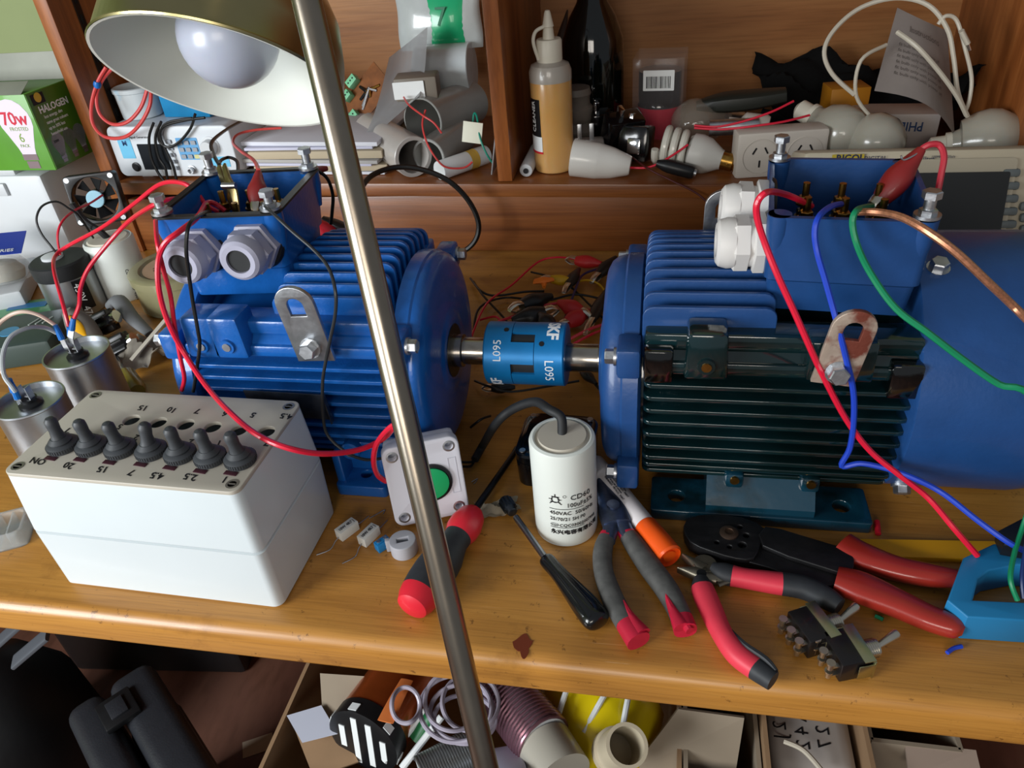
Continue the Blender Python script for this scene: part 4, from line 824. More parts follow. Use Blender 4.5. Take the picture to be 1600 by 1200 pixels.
def cylfn(r, a_, z0, vert=False):
    if vert: return lambda u, v, h: V(((r+.0006+h)*math.cos(a_+v/r), (r+.0006+h)*math.sin(a_+v/r), z0-u))
    return lambda u, v, h: V(((r+.0006+h)*math.cos(a_+u/r), (r+.0006+h)*math.sin(a_+u/r), z0+v))
k.text('450V  47uF', .012, cylfn(r, -.72, hh-.026, True)); obj('printed_text', k, WHT, t)
# white capacitor in the background
c = at(170, 474); t = thing('capacitor', 'white cylindrical capacitor with clipped leads standing beside the hutch corner', 'capacitor', (c.x+.012, c.y+.03, 0), group='start and run capacitors'); r = .031; hh = aty(150, 372, c.y+.03).z; cw = V((c.x+.012, c.y+.03, hh))
k = M(); k.lathe([(r-.002, 0), (r, .003), (r, hh-.003), (r-.002, hh), (r-.004, hh-.001)], (0, 0, 0), (0, 0, 1), 44); obj('shell', k, CAPW, t)
k = M(); k.lathe([(r-.004, hh-.003), (r-.005, hh-.001), (r-.007, hh+.001), (.002, hh+.0012)], (0, 0, 0), (0, 0, 1), 40); obj('end_cap', k, CREAM, t)
k = M(); k.text('CD60 100uF 450VAC', .006, cylfn(r, -.7, hh-.035, True)); obj('printed_text', k, INK, t)
k = M(); k.tube([(0, 0, hh), (-.004, -.004, hh+.012), aty(132, 345, cw.y)-V((cw.x, cw.y, 0)), aty(112, 318, cw.y)-V((cw.x, cw.y, 0))], .0042, 10); obj('cable', k, RUBBER, t, 'thick black cable')
# round tub
c = at(235, 497); t = thing('round_tub', 'round translucent olive plastic tub with a scribbled pink label, behind the blue motor', 'tub', (c.x+.025, c.y+.05, 0)); r = .056; hh = .052
OLV = mat('translucent olive plastic', '8f8a68', .35, 0, .1, 15, coat=.3); k = M(); k.lathe([(r-.004, 0), (r, .004), (r, hh-.012), (r+.003, hh-.011), (r+.003, hh-.002), (r, hh), (r-.010, hh), (r-.012, hh-.003), (.001, hh-.003)], (0, 0, 0), (0, 0, 1), 56); obj('tub', k, OLV, t)
k = M(); k.cyl((0, 0, hh-.003), (0, 0, hh-.0015), r-.015, n=48); lb = obj('label_disc', k, mat('faded pink label', 'b89a7c', .6, 0, .1, 40), t)
k = M(); [k.text('R T 7 2 o', .009, (lambda q: (lambda u, v, h: V(((.022+v)*math.cos(q-u/.026), (.022+v)*math.sin(q-u/.026), hh-.0014+h))))(q)) for q in (4.6, 3.2, 1.5)]; obj('scribble', k, mat('faded ink', '6a3f38', .6), lb)
# bag with blue card
c = at(20, 445, .03); t = thing('blister_pack', 'clear blister pack with a blue card lying at the left edge on the pale tray', 'package', (c.x-.02, c.y+.02, .030), (-.15, .1, .5))
CLR = mat('clear wrinkled film', 'e8ecec', .12, trans=.0, alpha=.28, spec=.8, bump=.6, bscale=60)
k = M(); k.lathe([(.036, 0), (.038, .004), (.036, .018), (.028, .028), (.010, .033), (.001, .034)], (-.01, 0, 0), (0, 0, 1), 28); obj('bubble', k, CLR, t)
k = M(); k.lathe([(.028, .001), (.03, .012), (.022, .022), (.002, .026)], (-.01, 0, 0), (0, 0, 1), 28); obj('contents', k, mat('beige contents', 'b4ab99', .6), t)
k = M(); k.box((-.02, .022, .042), (.085, .055, .0008), rot=Matrix.Rotation(.35, 3, 'X')); cdp = obj('card', k, mat('royal blue card', '1433a8', .45), t); k = M(); k.text('SERIES', .009, lambda u, v, h: V((-.012+u, .000+v, .0355+h+v*.35))); obj('printed_text', k, WHT, cdp)
# green sleeve and dark device
c = at(30, 545); t, b = bxt('test_meter', 'dark green-grey handheld meter lying behind the bare aluminium capacitors', 'meter', (c.x-.01, c.y-.012, 0), (.15, .085, .03), mat('dark sage plastic', '3c4b47', .45, 0, .05, 40), .35, 'body', .005)
k = M(); k.cyl((.02, -.005, .030), (.02, -.005, .031), .011, n=28); obj('badge', k, mat('pale blue badge', '3f86b0', .4), t)
for i in range(3): k = M(); k.box((.042+.008*i, .012, .0305), (.002, .016, .001), rot=Matrix.Rotation(-.5, 3, 'Z')); obj('grille_slot', k, mat('grey print line', '9aa39f', .5), t)
c = at(25, 497); t, b = bxt('card_sleeve', 'green card in a clear plastic sleeve behind the dark handheld meter', 'card', (c.x, c.y, .0), (.11, .075, .006), mat('green card', '3c8c4e', .4, coat=.5), .3, 'card', .0005)
k = M(); k.box((.01, .02, .0065), (.05, .014, .0006)); obj('blue_band', k, mat('blue band', '2a6a9a', .4), t)
# multi-tool handle, knobs, brass-handled driver, paper
c = at(150, 545); t = thing('utility_knife', 'grey utility knife handle with a yellow inlay standing between the capacitors', 'knife', (c.x, c.y, 0), (0, 0, .5)); top = aty(138, 482, c.y).z
k = M(); k.sweep([(0, 0, 0), (-.002, 0, top*.3), (-.006, 0, top*.7), (-.012, 0, top)], [(.012, .008), (.016, .010), (.015, .010), (.006, .005)], up=(0, 1, 0), n=18); hd = obj('handle', k, mat('warm grey rubber', '6c6a64', .55), t)
k = M(); k.sweep([(-.001, -.0085, top*.4), (-.006, -.0095, top*.7), (-.010, -.007, top*.93)], [(.002, .002), (.0065, .002), (.002, .002)], up=(0, 1, 0), n=12); obj('inlay', k, mat('yellow inlay', 'e0a91a', .45), hd, 'yellow inlay')
for i, (px, py, a_) in enumerate(((165, 503, .2), (190, 540, .3))):
    c = at(px, py, .02); t = thing('fluted_knob', ('fluted black clamp knob with chrome collar nearest the white background capacitor', 'fluted black clamp knob with chrome collar beside the crumpled paper')[i], 'knob', c-V((0, 0, 0)), (0, 1.2, a_), 'clamp knobs')
    k = M(); k.prism([((.0125+.002*math.cos(8*q))*math.cos(q), (.0125+.002*math.cos(8*q))*math.sin(q)) for q in [j*PI/32 for j in range(64)]], (0, 0, -.013), (0, 0, 1), .024, (), .001); obj('knob', k, BLACK, t)
    k = M(); k.cyl((0, 0, .011), (0, 0, .018), .008, n=20); obj('collar', k, CHROME, t)
k = M(); p = [at(172, 478, .02), at(185, 470, .028), at(205, 495, .018), at(235, 522, .01)]; o_ = p[0]; k.sweep([q-o_ for q in p], [(.008, .006), (.010, .007), (.009, .006), (.006, .004)], n=14); solo('grey_clamp', k, mat('grey clamp handle', '6f7173', .5), 'bent grey clamp handle lying in front of the round tub', 'clamp', o_)
a = F([(176, 552), (196, 585), (222, 622)], .011); o = a[1].copy(); o.z = 0
t = thing('screwdriver', 'old screwdriver with a dark brass-yellow fluted handle left of the blue motor', 'screwdriver', o, group='screwdrivers'); k = M(); k.cyl(a[0]-o, a[1]-o, .0028, n=12); obj('shaft', k, ZINC, t)
dd = (a[2]-a[1]).normalized(); k = M()
k.lathe([(.006, 0), (.0105, .004), (.0105, .040), (.008, .046)], a[1]-o, dd, 12); obj('handle', k, mat('dark amber handle', '7e6a1c', .3, 0, .2, 40, coat=.5), t)
crumple('crumpled_paper', at(228, 560), .035, .03, .03, mat('crumpled grey paper', 'b3ab9d', .75, 0, .06, 30), 'crumpled grey paper between the clamp knobs and the blue motor', 'paper', .5, seed=5)
a = F([(232, 590), (262, 520)], .004); k = M(); k.box((0, 0, 0), (.06, .007, .0015)); q = a[1]-a[0]; solo('paper_strip', k, _m['crumpled grey paper'], 'narrow printed paper strip leaning at the end of the blue motor', 'paper', at(233, 530, .03), (0, -.5, 1.0))
# clear plastic piece at left front
c = at(8, 842); t = thing('clear_plastic_part', 'ribbed clear plastic part cut off by the left picture edge', 'plastic part', (c.x, c.y, 0), (0, 0, .5))
CLP = mat('clear plastic', 'eef2f2', .12, trans=.75, alpha=.75, ior=1.2)
k = M(); k.prism(rrect(-.022, -.017, .022, .017, .006), (0, 0, 0), (0, 0, 1), .016, (rrect(-.019, -.014, .019, .014, .005),), .0006, up=(0, 1, 0)); k.box((0, 0, .0012), (.04, .03, .0015)); obj('shell', k, CLP, t)
for x in (-.010, 0, .010): k = M(); k.box((x, 0, .009), (.0012, .028, .013)); obj('rib', k, CLP, t)

# ================================================================ shelf, left bay
c = aty(185, 281, .955); gz = sh(-.69)
g = thing('function_generator', 'white function generator with small dark screen on the left bay of the hutch shelf', 'instrument', (-.671, .936, gz), (0, -.018*-1, 0)); GW, GH = .186, .070
k = M(); k.prism(rrect(-GW/2, .004, GW/2, GH+.004, .010, 6), (0, .10, 0), XZ, .10, (), .002); obj('body', k, mat('instrument white', 'cfd5da', .4), g)
for x in (-.06, .06): k = M(); k.box((x, .02, .002), (.018, .02, .004), .001); obj('foot', k, CASEW, g)
fpanel(g, -.052, .014, -.010, .050, 0, mat('dark lcd', '23262a', .15), 'screen')
fpanel(g, -.080, .030, -.060, .058, 0, mat('cyan sticker', '66b8dc', .5), 'sticker')
ftext(g, 'M', .010, -.070, .048, -.0006, mat('navy print', '1c4a7a', .5), bold=.0002); ftext(g, 'Signal Generator', .0045, -.045, .058, 0, INK)
k = M(); k.lathe([(.0065, 0), (.0065, .0015), (.0045, .002), (.0042, .003)], (-.064, 0, .018), (0, -1, 0), 24); obj('power_button', k, BLACK, g)
for i in range(5): fpanel(g, -.005, .014+i*.0092, .003, .019+i*.0092, -.0012, mat('grey key', '9298a0', .5), 'key', .001, .0012)
fpanel(g, .010, .028, .042, .058, 0, mat('blue key field', '5c9ccc', .5), 'key_field')
for i in range(3):
    for j in range(3): fpanel(g, .0125+i*.010, .030+j*.0095, .0195+i*.010, .0355+j*.0095, -.0012, (_m['grey key'] if i < 2 or j else mat('yellow key', 'c9c58a', .5)), 'key', .001, .0012)
k = M(); k.lathe([(.0135, 0), (.0135, .001), (.0105, .0012), (.010, .010), (.009, .0115)], (.060, 0, .046), (0, -1, 0), 36); obj('dial', k, CASEW, g)
for x in (.022, .045, .070): k = M(); k.lathe([(.0062, 0), (.0062, .002), (.0045, .0022), (.0045, .008), (.003, .008), (.003, .004)], (x, 0, .014), (0, -1, 0), 20); obj('connector', k, ZINC, g)
fpanel(g, .054, .018, .082, .032, 0, _m['cyan sticker'], 'sticker')
top = gz+GH+.0045
c = aty(190, 196, 1.0); k = M()
t = thing('plastic_tub', 'small white and pale blue plastic tub standing on the function generator', 'tub', (-.735, .99, top)); k.lathe([(.024, 0), (.0275, .002), (.029, .035), (.0305, .036), (.0305, .041), (.0285, .042), (.0275, .037), (.026, .004), (.001, .003)], (0, 0, 0), (0, 0, 1), 40); obj('tub', k, mat('pale blue tub', 'd3dde0', .4, 0, 0, 18, col2='8fbfd8', thresh=(.35, .42)), t)
t, b = bxt('blue_carton', 'bright blue crumpled carton with small print on the function generator', 'carton', (-.655, 1.0, top), (.075, .05, .038), mat('cyan carton', '1583b8', .4, 0, .15, 20), -.1)
k = M(); k.lathe([(.0055, 0), (.0055, .0003), (.0035, .0003), (.0035, 0)], (-.002, -.0252, .022), (0, -1, 0), 24); obj('logo_ring', k, WHT, t); ftext(t, 'SUPER', .008, -.018, .030, -.0252, WHT)
# paper stack
pz = sh(-.5)
for i in range(7):
    w_ = .20-.008*(i % 3); dx_ = .006*math.sin(i*2.1); th = (.004, .009, .004, .005, .011, .004, .006)[i]
    m_ = [mat('white paper', 'd4d6de', .7), mat('buff envelope', 'b8aa90', .7, 0, .05, 30), mat('pale lilac paper', 'c2c3d6', .7), mat('grey paper', 'a9a7a4', .7)][(0, 1, 2, 3, 1, 2, 0)[i]]
    k = M(); k.box((0, 0, th/2), (w_, .16, th*.92), .0004); solo('paper_bundle', k, m_, ['thin white paper bundle at the bottom of the pile beside the function generator', 'thick buff envelope lying just above the bottom of the paper pile', 'lilac paper bundle third from the bottom of the paper pile', 'grey paper bundle in the middle of the paper pile', 'thickest buff envelope in the upper half of the paper pile', 'lilac paper bundle just under the top of the pile', 'white paper bundle topmost on the pile beside the plastic sheet'][i], 'paper', (-.475+dx_, 1.03+.004*math.cos(i), pz+.0003), (0, .018, .04*math.sin(i*1.7)), 'papers piled on the left shelf'); pz += th+.0004
PZ = pz
# curved translucent plastic sheet
k = M(); e_ = []
A_, B_, C_, D_ = aty(556, 238, .97), aty(608, 90, 1.06), aty(668, 42, 1.08), aty(655, 150, 1.0)
for i in range(9):
    u = i/8; row = []
    for j in range(9): v = j/8; p = (A_*(1-u)+D_*u)*(1-v)+(B_*(1-u)+C_*u)*v; p = p+V((0, .018*math.sin(PI*u), -.012*math.sin(PI*v))); row.append(p)
    e_.append(row)
vs = [p-A_ for r in e_ for p in r]; k.add(vs, [(i*9+j, i*9+j+1, (i+1)*9+j+1, (i+1)*9+j) for i in range(8) for j in range(8)]); bmesh.ops.solidify(k.bm, geom=k.bm.faces[:], thickness=.0005)
solo('plastic_sheet', k, mat('milky plastic film', 'b3b3b4', .3, alpha=.78, coat=.4), 'curled translucent grey plastic sheet rising from the papers to a point', 'plastic sheet', A_)
# circuit board with green terminals
c = aty(572, 150, 1.10); t = thing('circuit_board', 'brown circuit board with pale green screw terminals leaning behind the plastic sheet', 'circuit board', (c.x, c.y, c.z), (.9, -.75, .2)); k = M(); k.box((0, 0, 0), (.085, .05, .0016)); bd = obj('board', k, mat('brown pcb', '8a5226', .5, 0, .35, 60), t)
for i, (x, y, w_) in enumerate(((.0, .028, .018), (-.034, -.01, .02), (-.02, .02, .014))):
    k = M(); k.box((x, y, .007), (w_, .012, .012), .0008)
    tb_ = obj('screw_terminal', k, mat('mint green terminal', '7fc79a', .45), t); k = M(); [k.cyl((x-.005+.005*q, y, .0131), (x-.005+.005*q, y, .0134), .0013, n=10) for q in range(3)]; obj('screw', k, INK, tb_)
for i in range(9): k = M(); q = random.uniform; k.cyl((q(-.02, .035), q(-.018, .018), .0008), (q(-.02, .035)*.2+.01, 0, .006), .0022, n=10); obj('component', k, [BLACK, BRASS, ZINC][i % 3], t)
# foil bag with green label
c = aty(690, 74, 1.14)
t = thing('labelled_pouch', 'clear plastic pouch with a wide green label leaning on the divider', 'pouch', (c.x, c.y, c.z-.002), (-.1, 0, .0))
Hh = aty(690, -10, 1.14).z-c.z; k = M(); rr_ = []
for i in range(9): z = Hh*i/8; rr_.append([V((.062*math.cos(a)*(1+.02*math.sin(z*90)), .02*math.sin(a)*(.5+.5*math.sin(PI*(i+.6)/9.2)), z)) for a in [q*PI/12 for q in range(24)]])
k.loft(rr_); obj('pouch', k, mat('clear grey pouch', 'bcc2c0', .25, 0, .12, 30, coat=.6, bump=.5, bscale=40), t)
k = M(); rr_ = []
for i in range(8): z = Hh*(.06+i/8*1.0); rr_.append([V((.010+.040*math.cos(a), .0212*math.sin(a)*(.55+.45*math.sin(PI*(z/Hh*8+.6)/9.2))-.0005, z)) for a in [PI+q*PI/12 for q in range(13)]])
k.loft(rr_, (False, False)); gl = obj('label', k, mat('emerald label', '12a56c', .3, coat=.5), t, 'emerald green label'); k = M(); k.text('7', .035, lambda u, v, h: V((.0+u, -.0222-h, Hh*.45+v))); obj('number', k, mat('faded green ink', '0d6e4a', .5), gl)
def roll(name, label, cat, p0, p1, r, m, inner=None, mi=None, ri=.75, group=None, endcap=None, parts='tube'):
    p0, p1 = V(p0), V(p1); p0.z = max(p0.z, sh(p0.x)+r*1.03); p1.z = max(p1.z, sh(p1.x)+r*1.03); o = V(p0); t = thing(name, label, cat, o, group=group); d = V(p1)-V(p0); L_ = d.length; dn = d.normalized()
    k = M(); k.lathe([(r*.97, 0), (r, .001), (r, L_-.001), (r*.97, L_)]+([(r*ri, L_), (r*ri, L_*.3)] if inner != 'solid' else []) , (0, 0, 0), dn, 36, (True, True)); obj(parts, k, m, t); return t, dn, L_
PT_ = mat('translucent grey tube', 'a5a6a2', .25, 0, .08, 20, coat=.5, alpha=.85); PLW = mat('pearly plastic wrap', 'c3cbcd', .25, 0, .12, 30, coat=.5, bump=.3, bscale=50)
roll('wrapped_roll', 'white plastic-wrapped roll lying under the green-labelled pouch', 'roll', aty(655, 112, 1.12), aty(738, 108, 1.12), .036, PLW, 'solid', group='rolls and tubes in the left bay')
roll('clear_cup', 'large translucent cup lying on its side with its mouth facing front', 'cup', aty(735, 160, 1.12), aty(660, 190, 1.0), .031, PT_, ri=.93, group='rolls and tubes in the left bay')
roll('clear_cup', 'short translucent cup with a dark rim lying above the yellow-banded tube', 'cup', aty(722, 228, 1.05), aty(672, 262, .955), .024, PT_, ri=.85, group='rolls and tubes in the left bay')
t, dn, L_ = roll('white_tube', 'white plastic tube with a yellow band lying at the shelf edge by the divider', 'tube', aty(760, 250, 1.0), aty(688, 278, .935), .0125, WHITE, 'solid', group='rolls and tubes in the left bay')
k = M(); k.lathe([(.0128, .25*L_), (.0128, .42*L_)], (0, 0, 0), dn, 28, (False, False)); k.lathe([(.0128, .0), (.0130, .001)], dn*L_*.25, dn, 28); obj('band', k, mat('ochre band', 'cfa94a', .5), t)
roll('clear_jar', 'cloudy plastic jar lying behind the steel lamp pole on the shelf edge', 'jar', aty(590, 262, 1.06), aty(650, 268, .945), .027, mat('cloudy plastic', 'b9b4ae', .35, 0, .1, 20, coat=.3), ri=.8, group='rolls and tubes in the left bay')
c = aty(655, 152, 1.03); t, b = bxt('transformer', 'small brown block with a white sticker sitting on the translucent cup', 'transformer', (c.x, c.y, c.z), (.058, .04, .03), mat('brown block', '7d7468', .55), .15, 'block', .003); fpanel(t, -.030, .004, .012, .026, -.0215, WHT, 'sticker')
c = aty(737, 222, .96); k = M(); k.box((0, 0, .012), (.026, .001, .026), .0002); solo('paper_tag', k, mat('cream tag', 'd8d8c6', .6), 'small cream paper tag on a green wire near the divider', 'tag', (c.x, c.y, c.z), (-.2, .15, 0))
A_ = aty(776, 275, .94); B_ = aty(744, 88, 1.15); k = M(); k.loft([[V((-.225, .945, A_.z)), V((-.2235, .945, A_.z)), V((-.2235, 1.13, A_.z)), V((-.225, 1.13, A_.z))], [V((-.218, .985, A_.z+.07)), V((-.2165, .985, A_.z+.07)), V((-.2165, 1.15, A_.z+.07)), V((-.218, 1.15, A_.z+.07))], [V((-.215, 1.05, A_.z+.14)), V((-.2135, 1.05, A_.z+.14)), V((-.2135, 1.17, A_.z+.14)), V((-.215, 1.17, A_.z+.14))]]); solo('grey_folder', k, mat('grey folder card', '8f9093', .6), 'thin grey folder standing against the left face of the divider', 'folder')
wire('thin_red_wire', W((631, 152, 1.0), (640, 165, .97), (660, 180, .95), (678, 192, .945), (690, 208, .945)), .0013, RLOOP_, 'short red wire running across the mouth of the large cup', group='red wires in the left bay')
wire('thin_red_wire', W((665, 172, .96), (660, 195, .945), (668, 225, .93), (685, 252, .92), (700, 262, .918), (725, 262, .92), (738, 253, .925)), .0013, RLOOP_, 'long red wire hanging from the large cup to the yellow-banded tube', group='red wires in the left bay')
wire('thin_green_wire', W((738, 215, .97), (740, 180, .98), (745, 182, .975), (750, 215, .96), (760, 240, .955), (770, 255, .955)), .0013, mat('teal wire insulation', '0f7f6a', .4), 'teal wire looping beside the cream paper tag')
# ================================================================ shelf, right bay
def base(px, py): return ats(px, py)
c = base(865, 268); bc = V((c.x, c.y+.012, sh(c.x)))
t = thing('squeeze_bottle', 'clear squeeze bottle of amber liquid with a white spout cap beside the divider', 'bottle', bc); Y = bc.y; z_ = lambda py, px=860: aty(px, py, Y).z-bc.z
r = .0262; hb = z_(95)
k = M(); k.lathe([(r-.004, 0), (r-.001, .002), (r, .006), (r*.985, hb*.3), (r, hb*.6), (r, hb-.012), (r-.003, hb-.004), (.015, hb), (.014, hb+.004)], (0, 0, 0), (0, 0, 1), 48); obj('bottle', k, mat('milky amber bottle', 'd0a468', .3, 0, 0, 9, col2='c69450', coat=.3, sub=.3), t)
k = M(); k.lathe([(r+.0004, hb-.022), (r+.0004, hb-.011), (r-.0026, hb-.0035), (.0152, hb+.0004)], (0, 0, 0), (0, 0, 1), 48, (False, False)); obj('empty_neck', k, mat('milky clear plastic', 'a9a298', .3, coat=.4), t)
strip(t, r, hb, -2.9, .85, hb*.36, hb*.70, BLACK, 'label'); strip(t, r+.0001, hb, -2.9, .9, hb*.22, hb*.36, WHITE, 'label'); strip(t, r+.0002, hb, -2.9, .92, hb*.20, hb*.22, RED, 'label')
k = M(); k.text('CLEANER', .010, cylfn(r, -2.15, hb*.38, True)) if False else k.text('CLEANER', .009, lambda u, v, h: V(((r+.0006+h)*math.cos(-2.35-v/r), (r+.0006+h)*math.sin(-2.35-v/r), hb*.40+u))); obj('printed_text', k, WHT, t)
k = M(); k.lathe([(.0155, hb), (.016, hb+.002), (.016, z_(63)), (.0145, z_(60)), (.0068, z_(60))], (0, 0, 0), (0, 0, 1), 36); k.lathe([(.0075, z_(62)), (.006, z_(42)), (.0072, z_(41)), (.004, z_(20)), (.003, z_(16)), (.001, z_(15))], (0, 0, 0), (0, 0, 1), 24); cp_ = obj('cap', k, CREAM, t)
k = M(); k.tube([(-.012, -.010, hb+.004), (-.017, -.012, z_(62)), (-.014, -.008, z_(46)), (-.004, -.004, z_(40))], .0022, 8); obj('strap', k, CREAM, cp_)
c = V((-.105, 1.13, sh(-.105))); c = V((aty(928, 190, 1.13).x, 1.13, 0)); c.z = sh(c.x); t = thing('wine_bottle', 'tall black glass bottle standing at the back of the shelf behind the squeeze bottle', 'bottle', c)
zz = lambda py: aty(930, py, 1.13).z-c.z
k = M(); k.lathe([(.034, 0), (.042, .004), (.0435, .02), (.0435, zz(95)), (.042, zz(60)), (.032, zz(25)), (.021, zz(2)), (.016, zz(-25)), (.0145, zz(-60)), (.0145, zz(-100)), (.017, zz(-102)), (.017, zz(-112)), (.0145, zz(-114))], (0, 0, 0), (0, 0, 1), 56); obj('glass', k, mat('black glass', '060a07', .06, coat=.6), t)
# red jar in a clear box
c = base(1030, 190); yb = 1.13; c = V((aty(1030, 180, yb).x, yb, 0)); c.z = sh(c.x)
t = thing('boxed_product', 'red and black cylinder in a clear box with a barcode sticker', 'boxed product', c, (0, 0, -.08)); hq = aty(1030, 82, yb).z-c.z
k = M(); k.lathe([(.030, 0), (.031, .004), (.031, hq*.38)], (0, 0, 0), (0, 0, 1), 36); obj('cylinder', k, mat('metallic red', 'c8143a', .35), t)
k = M(); k.lathe([(.031, hq*.38), (.029, hq*.42), (.030, hq*.5), (.030, hq*.8)], (0, 0, 0), (0, 0, 1), 36); obj('cylinder_cap', k, GBK, t)
k = M(); k.box((0, 0, hq/2), (.070, .068, hq), .002); obj('clear_box', k, mat('clear box plastic', 'cfc8c8', .08, alpha=.10, spec=.9), t)
fpanel(t, -.020, hq*.62, .022, hq*.86, -.0346, WHT, 'sticker'); k = M()
for i in range(16): w_ = random.choice((.0006, .0010, .0015)); k.box((-.015+i*.0021, -.0355, hq*.72), (w_, .0003, hq*.14))
obj('barcode', k, INK, t)
# white lamp holder lying down
a, b = aty(894, 248, .955), aty(985, 262, .950); a.z = sh(a.x)+.0235; b.z = sh(b.x)+.014; t = thing('lamp_holder', 'white conical lamp holder lying on its side at the shelf edge', 'lamp holder', a); d = (b-a); k = M(); L_ = d.length
k.lathe([(.018, .004), (.022, .0), (.0235, .001), (.0225, L_*.45), (.0222, L_*.46), (.019, L_*.7), (.0125, L_*.97), (.011, L_)], (0, 0, 0), d, 40); obj('shell', k, mat('glossy white plastic', 'dedcd6', .3, coat=.3), t)
wire('lamp_wire', W((984, 262, .95), (1010, 262, .945), (1030, 255, .945), (1055, 240, .95), (1075, 226, .955)), .0014, REDW, 'red wire pair running from the white lamp holder towards the spiral bulb')
# plug
c = base(925, 232); t, b = bxt('plug_adapter', 'translucent plug adapter with metal pins behind the white lamp holder', 'plug', (c.x, 1.0, sh(c.x)), (.045, .03, .032), mat('cloudy plug plastic', 'b5a9a0', .3, coat=.4), .1, 'body', .004)
for x in (-.010, .006): k = M(); k.box((x, 0, .042), (.006, .003, .022), .0006); obj('pin', k, ZINC, t)
# jar stack, black gadgets
c = V((aty(905, 190, 1.10).x, 1.06, 0)); c.z = sh(c.x); t = thing('ribbed_jar', 'dull grey ribbed jar partly hidden behind the amber squeeze bottle', 'jar', c); k = M(); k.lathe([(.028, 0), (.03, .004), (.03, .03), (.022, .04), (.024, .045), (.024, .058), (.020, .062), (.020, .072), (.022, .076), (.020, .084), (.002, .085)], (0, 0, 0), (0, 0, 1), 36); obj('jar', k, mat('dusty grey-brown plastic', '6a625a', .5, 0, .15, 40), t)
for i, (px, py, y_, s, rx, rz, lb) in enumerate(((965, 215, 1.03, (.05, .03, .06), .4, .5, 'tilted black plastic bracket behind the white lamp holder'), (992, 235, 1.0, (.04, .035, .045), -.2, -.3, 'glossy black plug block left of the spiral bulb'), (940, 225, 1.06, (.03, .03, .05), .1, .3, 'black adapter block standing behind the plug adapter'))):
    c = aty(px, py, y_); t, b = bxt('black_adapter', lb, 'adapter', (c.x, y_, sh(c.x)+.004), s, GBK, rz, 'body', .004, 'black adapters on the shelf', (rx, 0)); k = M(); k.box((.004, -s[1]/2-.002, s[2]*.45), (.018, .006, .02), .002); k.box((-.008, 0, s[2]+.006), (.006, .012, .016), .001); obj('clip', k, CHROME, t)
# spiral bulb
a, b = aty(1030, 225, .985), aty(1140, 253, .965); ax = (b-a).normalized(); t = thing('spiral_bulb', 'white spiral energy-saving bulb with a brass bayonet cap lying on its side', 'light bulb', a)
k = M(); u = ax.cross(V((0, 0, 1))).normalized(); v = ax.cross(u); pts = []
for i in range(90): q = i/89; th = q*2*PI*3.6; rr = .021; pts.append(ax*(.040*q)+u*rr*math.cos(th)+v*rr*math.sin(th))
k.tube(pts, .0048, 10, 0); obj('spiral_tube', k, mat('fluorescent tube white', 'd5d2c6', .3, coat=.4), t)
k = M(); k.lathe([(.016, .038), (.0235, .042), (.0245, .052), (.022, .064), (.0125, .080), (.012, .082)], (0, 0, 0), ax, 36); obj('ballast', k, mat('ballast white', 'c5c2bb', .4), t)
k = M(); k.lathe([(.0112, .081), (.0112, .096), (.0095, .098), (.0125, .0985), (.0118, .101), (.004, .103)], (0, 0, 0), ax, 28); k.cyl(ax*.091+u*.0112, ax*.091+u*.0145, .0016, n=8); k.cyl(ax*.091-u*.0112, ax*.091-u*.0145, .0016, n=8); obj('bayonet_cap', k, BRASS, t)
c = aty(1085, 192, 1.05); k = M(); t = thing('clear_bulb', 'clear glass bulb lying behind the spiral bulb', 'light bulb', c); k.lathe(bulb_prof(.032, .08), (-.03, 0, 0), (1, .3, -.1), 32); obj('glass', k, mat('smoky clear glass', 'a89e90', .05, alpha=.35, spec=1.), t); k = M(); d = V((1, .3, -.1)).normalized(); k.lathe([(.0135, 0), (.0135, .022), (.006, .027)], V((-.03, 0, 0))+d*.078, d, 20); obj('cap', k, ZINC, t)
a, b = aty(1038, 258, .945), aty(1084, 270, .94); k = M(); t = thing('dc_jack', 'black barrel jack plug lying at the shelf edge below the spiral bulb', 'plug', a); d = b-a; k.lathe([(.004, -.01), (.0075, 0), (.0085, .006), (.0085, d.length*.9), (.007, d.length)], (0, 0, 0), d, 24); obj('body', k, BLACK, t); k = M(); k.cyl(d*.98, d*1.08, .0045, n=18); obj('tip', k, ZINC, t)
a, b = aty(822, 268, .945), aty(838, 235, 1.03); a.z = sh(a.x)+.0095; b.z = sh(b.x)+.0095; t = thing('marker_pen', 'grey marker pen end-on beside the amber bottle and the divider', 'pen', a); k = M(); k.lathe([(.005, -.001), (.008, 0), (.0088, .002), (.0088, (b-a).length)], (0, 0, 0), b-a, 24); obj('barrel', k, CASEW, t); k = M(); k.cyl((b-a)*-.03, (b-a)*-.005, .0035, n=14); obj('end_plug', k, INK, t)
a, b = aty(862, 60, 1.1), aty(884, 14, 1.19); a2 = V((a.x-.004, 1.1, sh(a.x)+.003)); k = M(); k.sweep([(0, 0, 0), (.006, .04, (b.z-a2.z)*.6), (.017, .08, b.z-a2.z)], [(.010, .003), (.012, .003), (.001, .001)], up=(0, 1, 0), n=10); solo('pointed_scraper', k, mat('dark brown blade', '3b2c24', .4, .3), 'dark pointed blade standing behind the spout of the squeeze bottle', 'blade', a2)
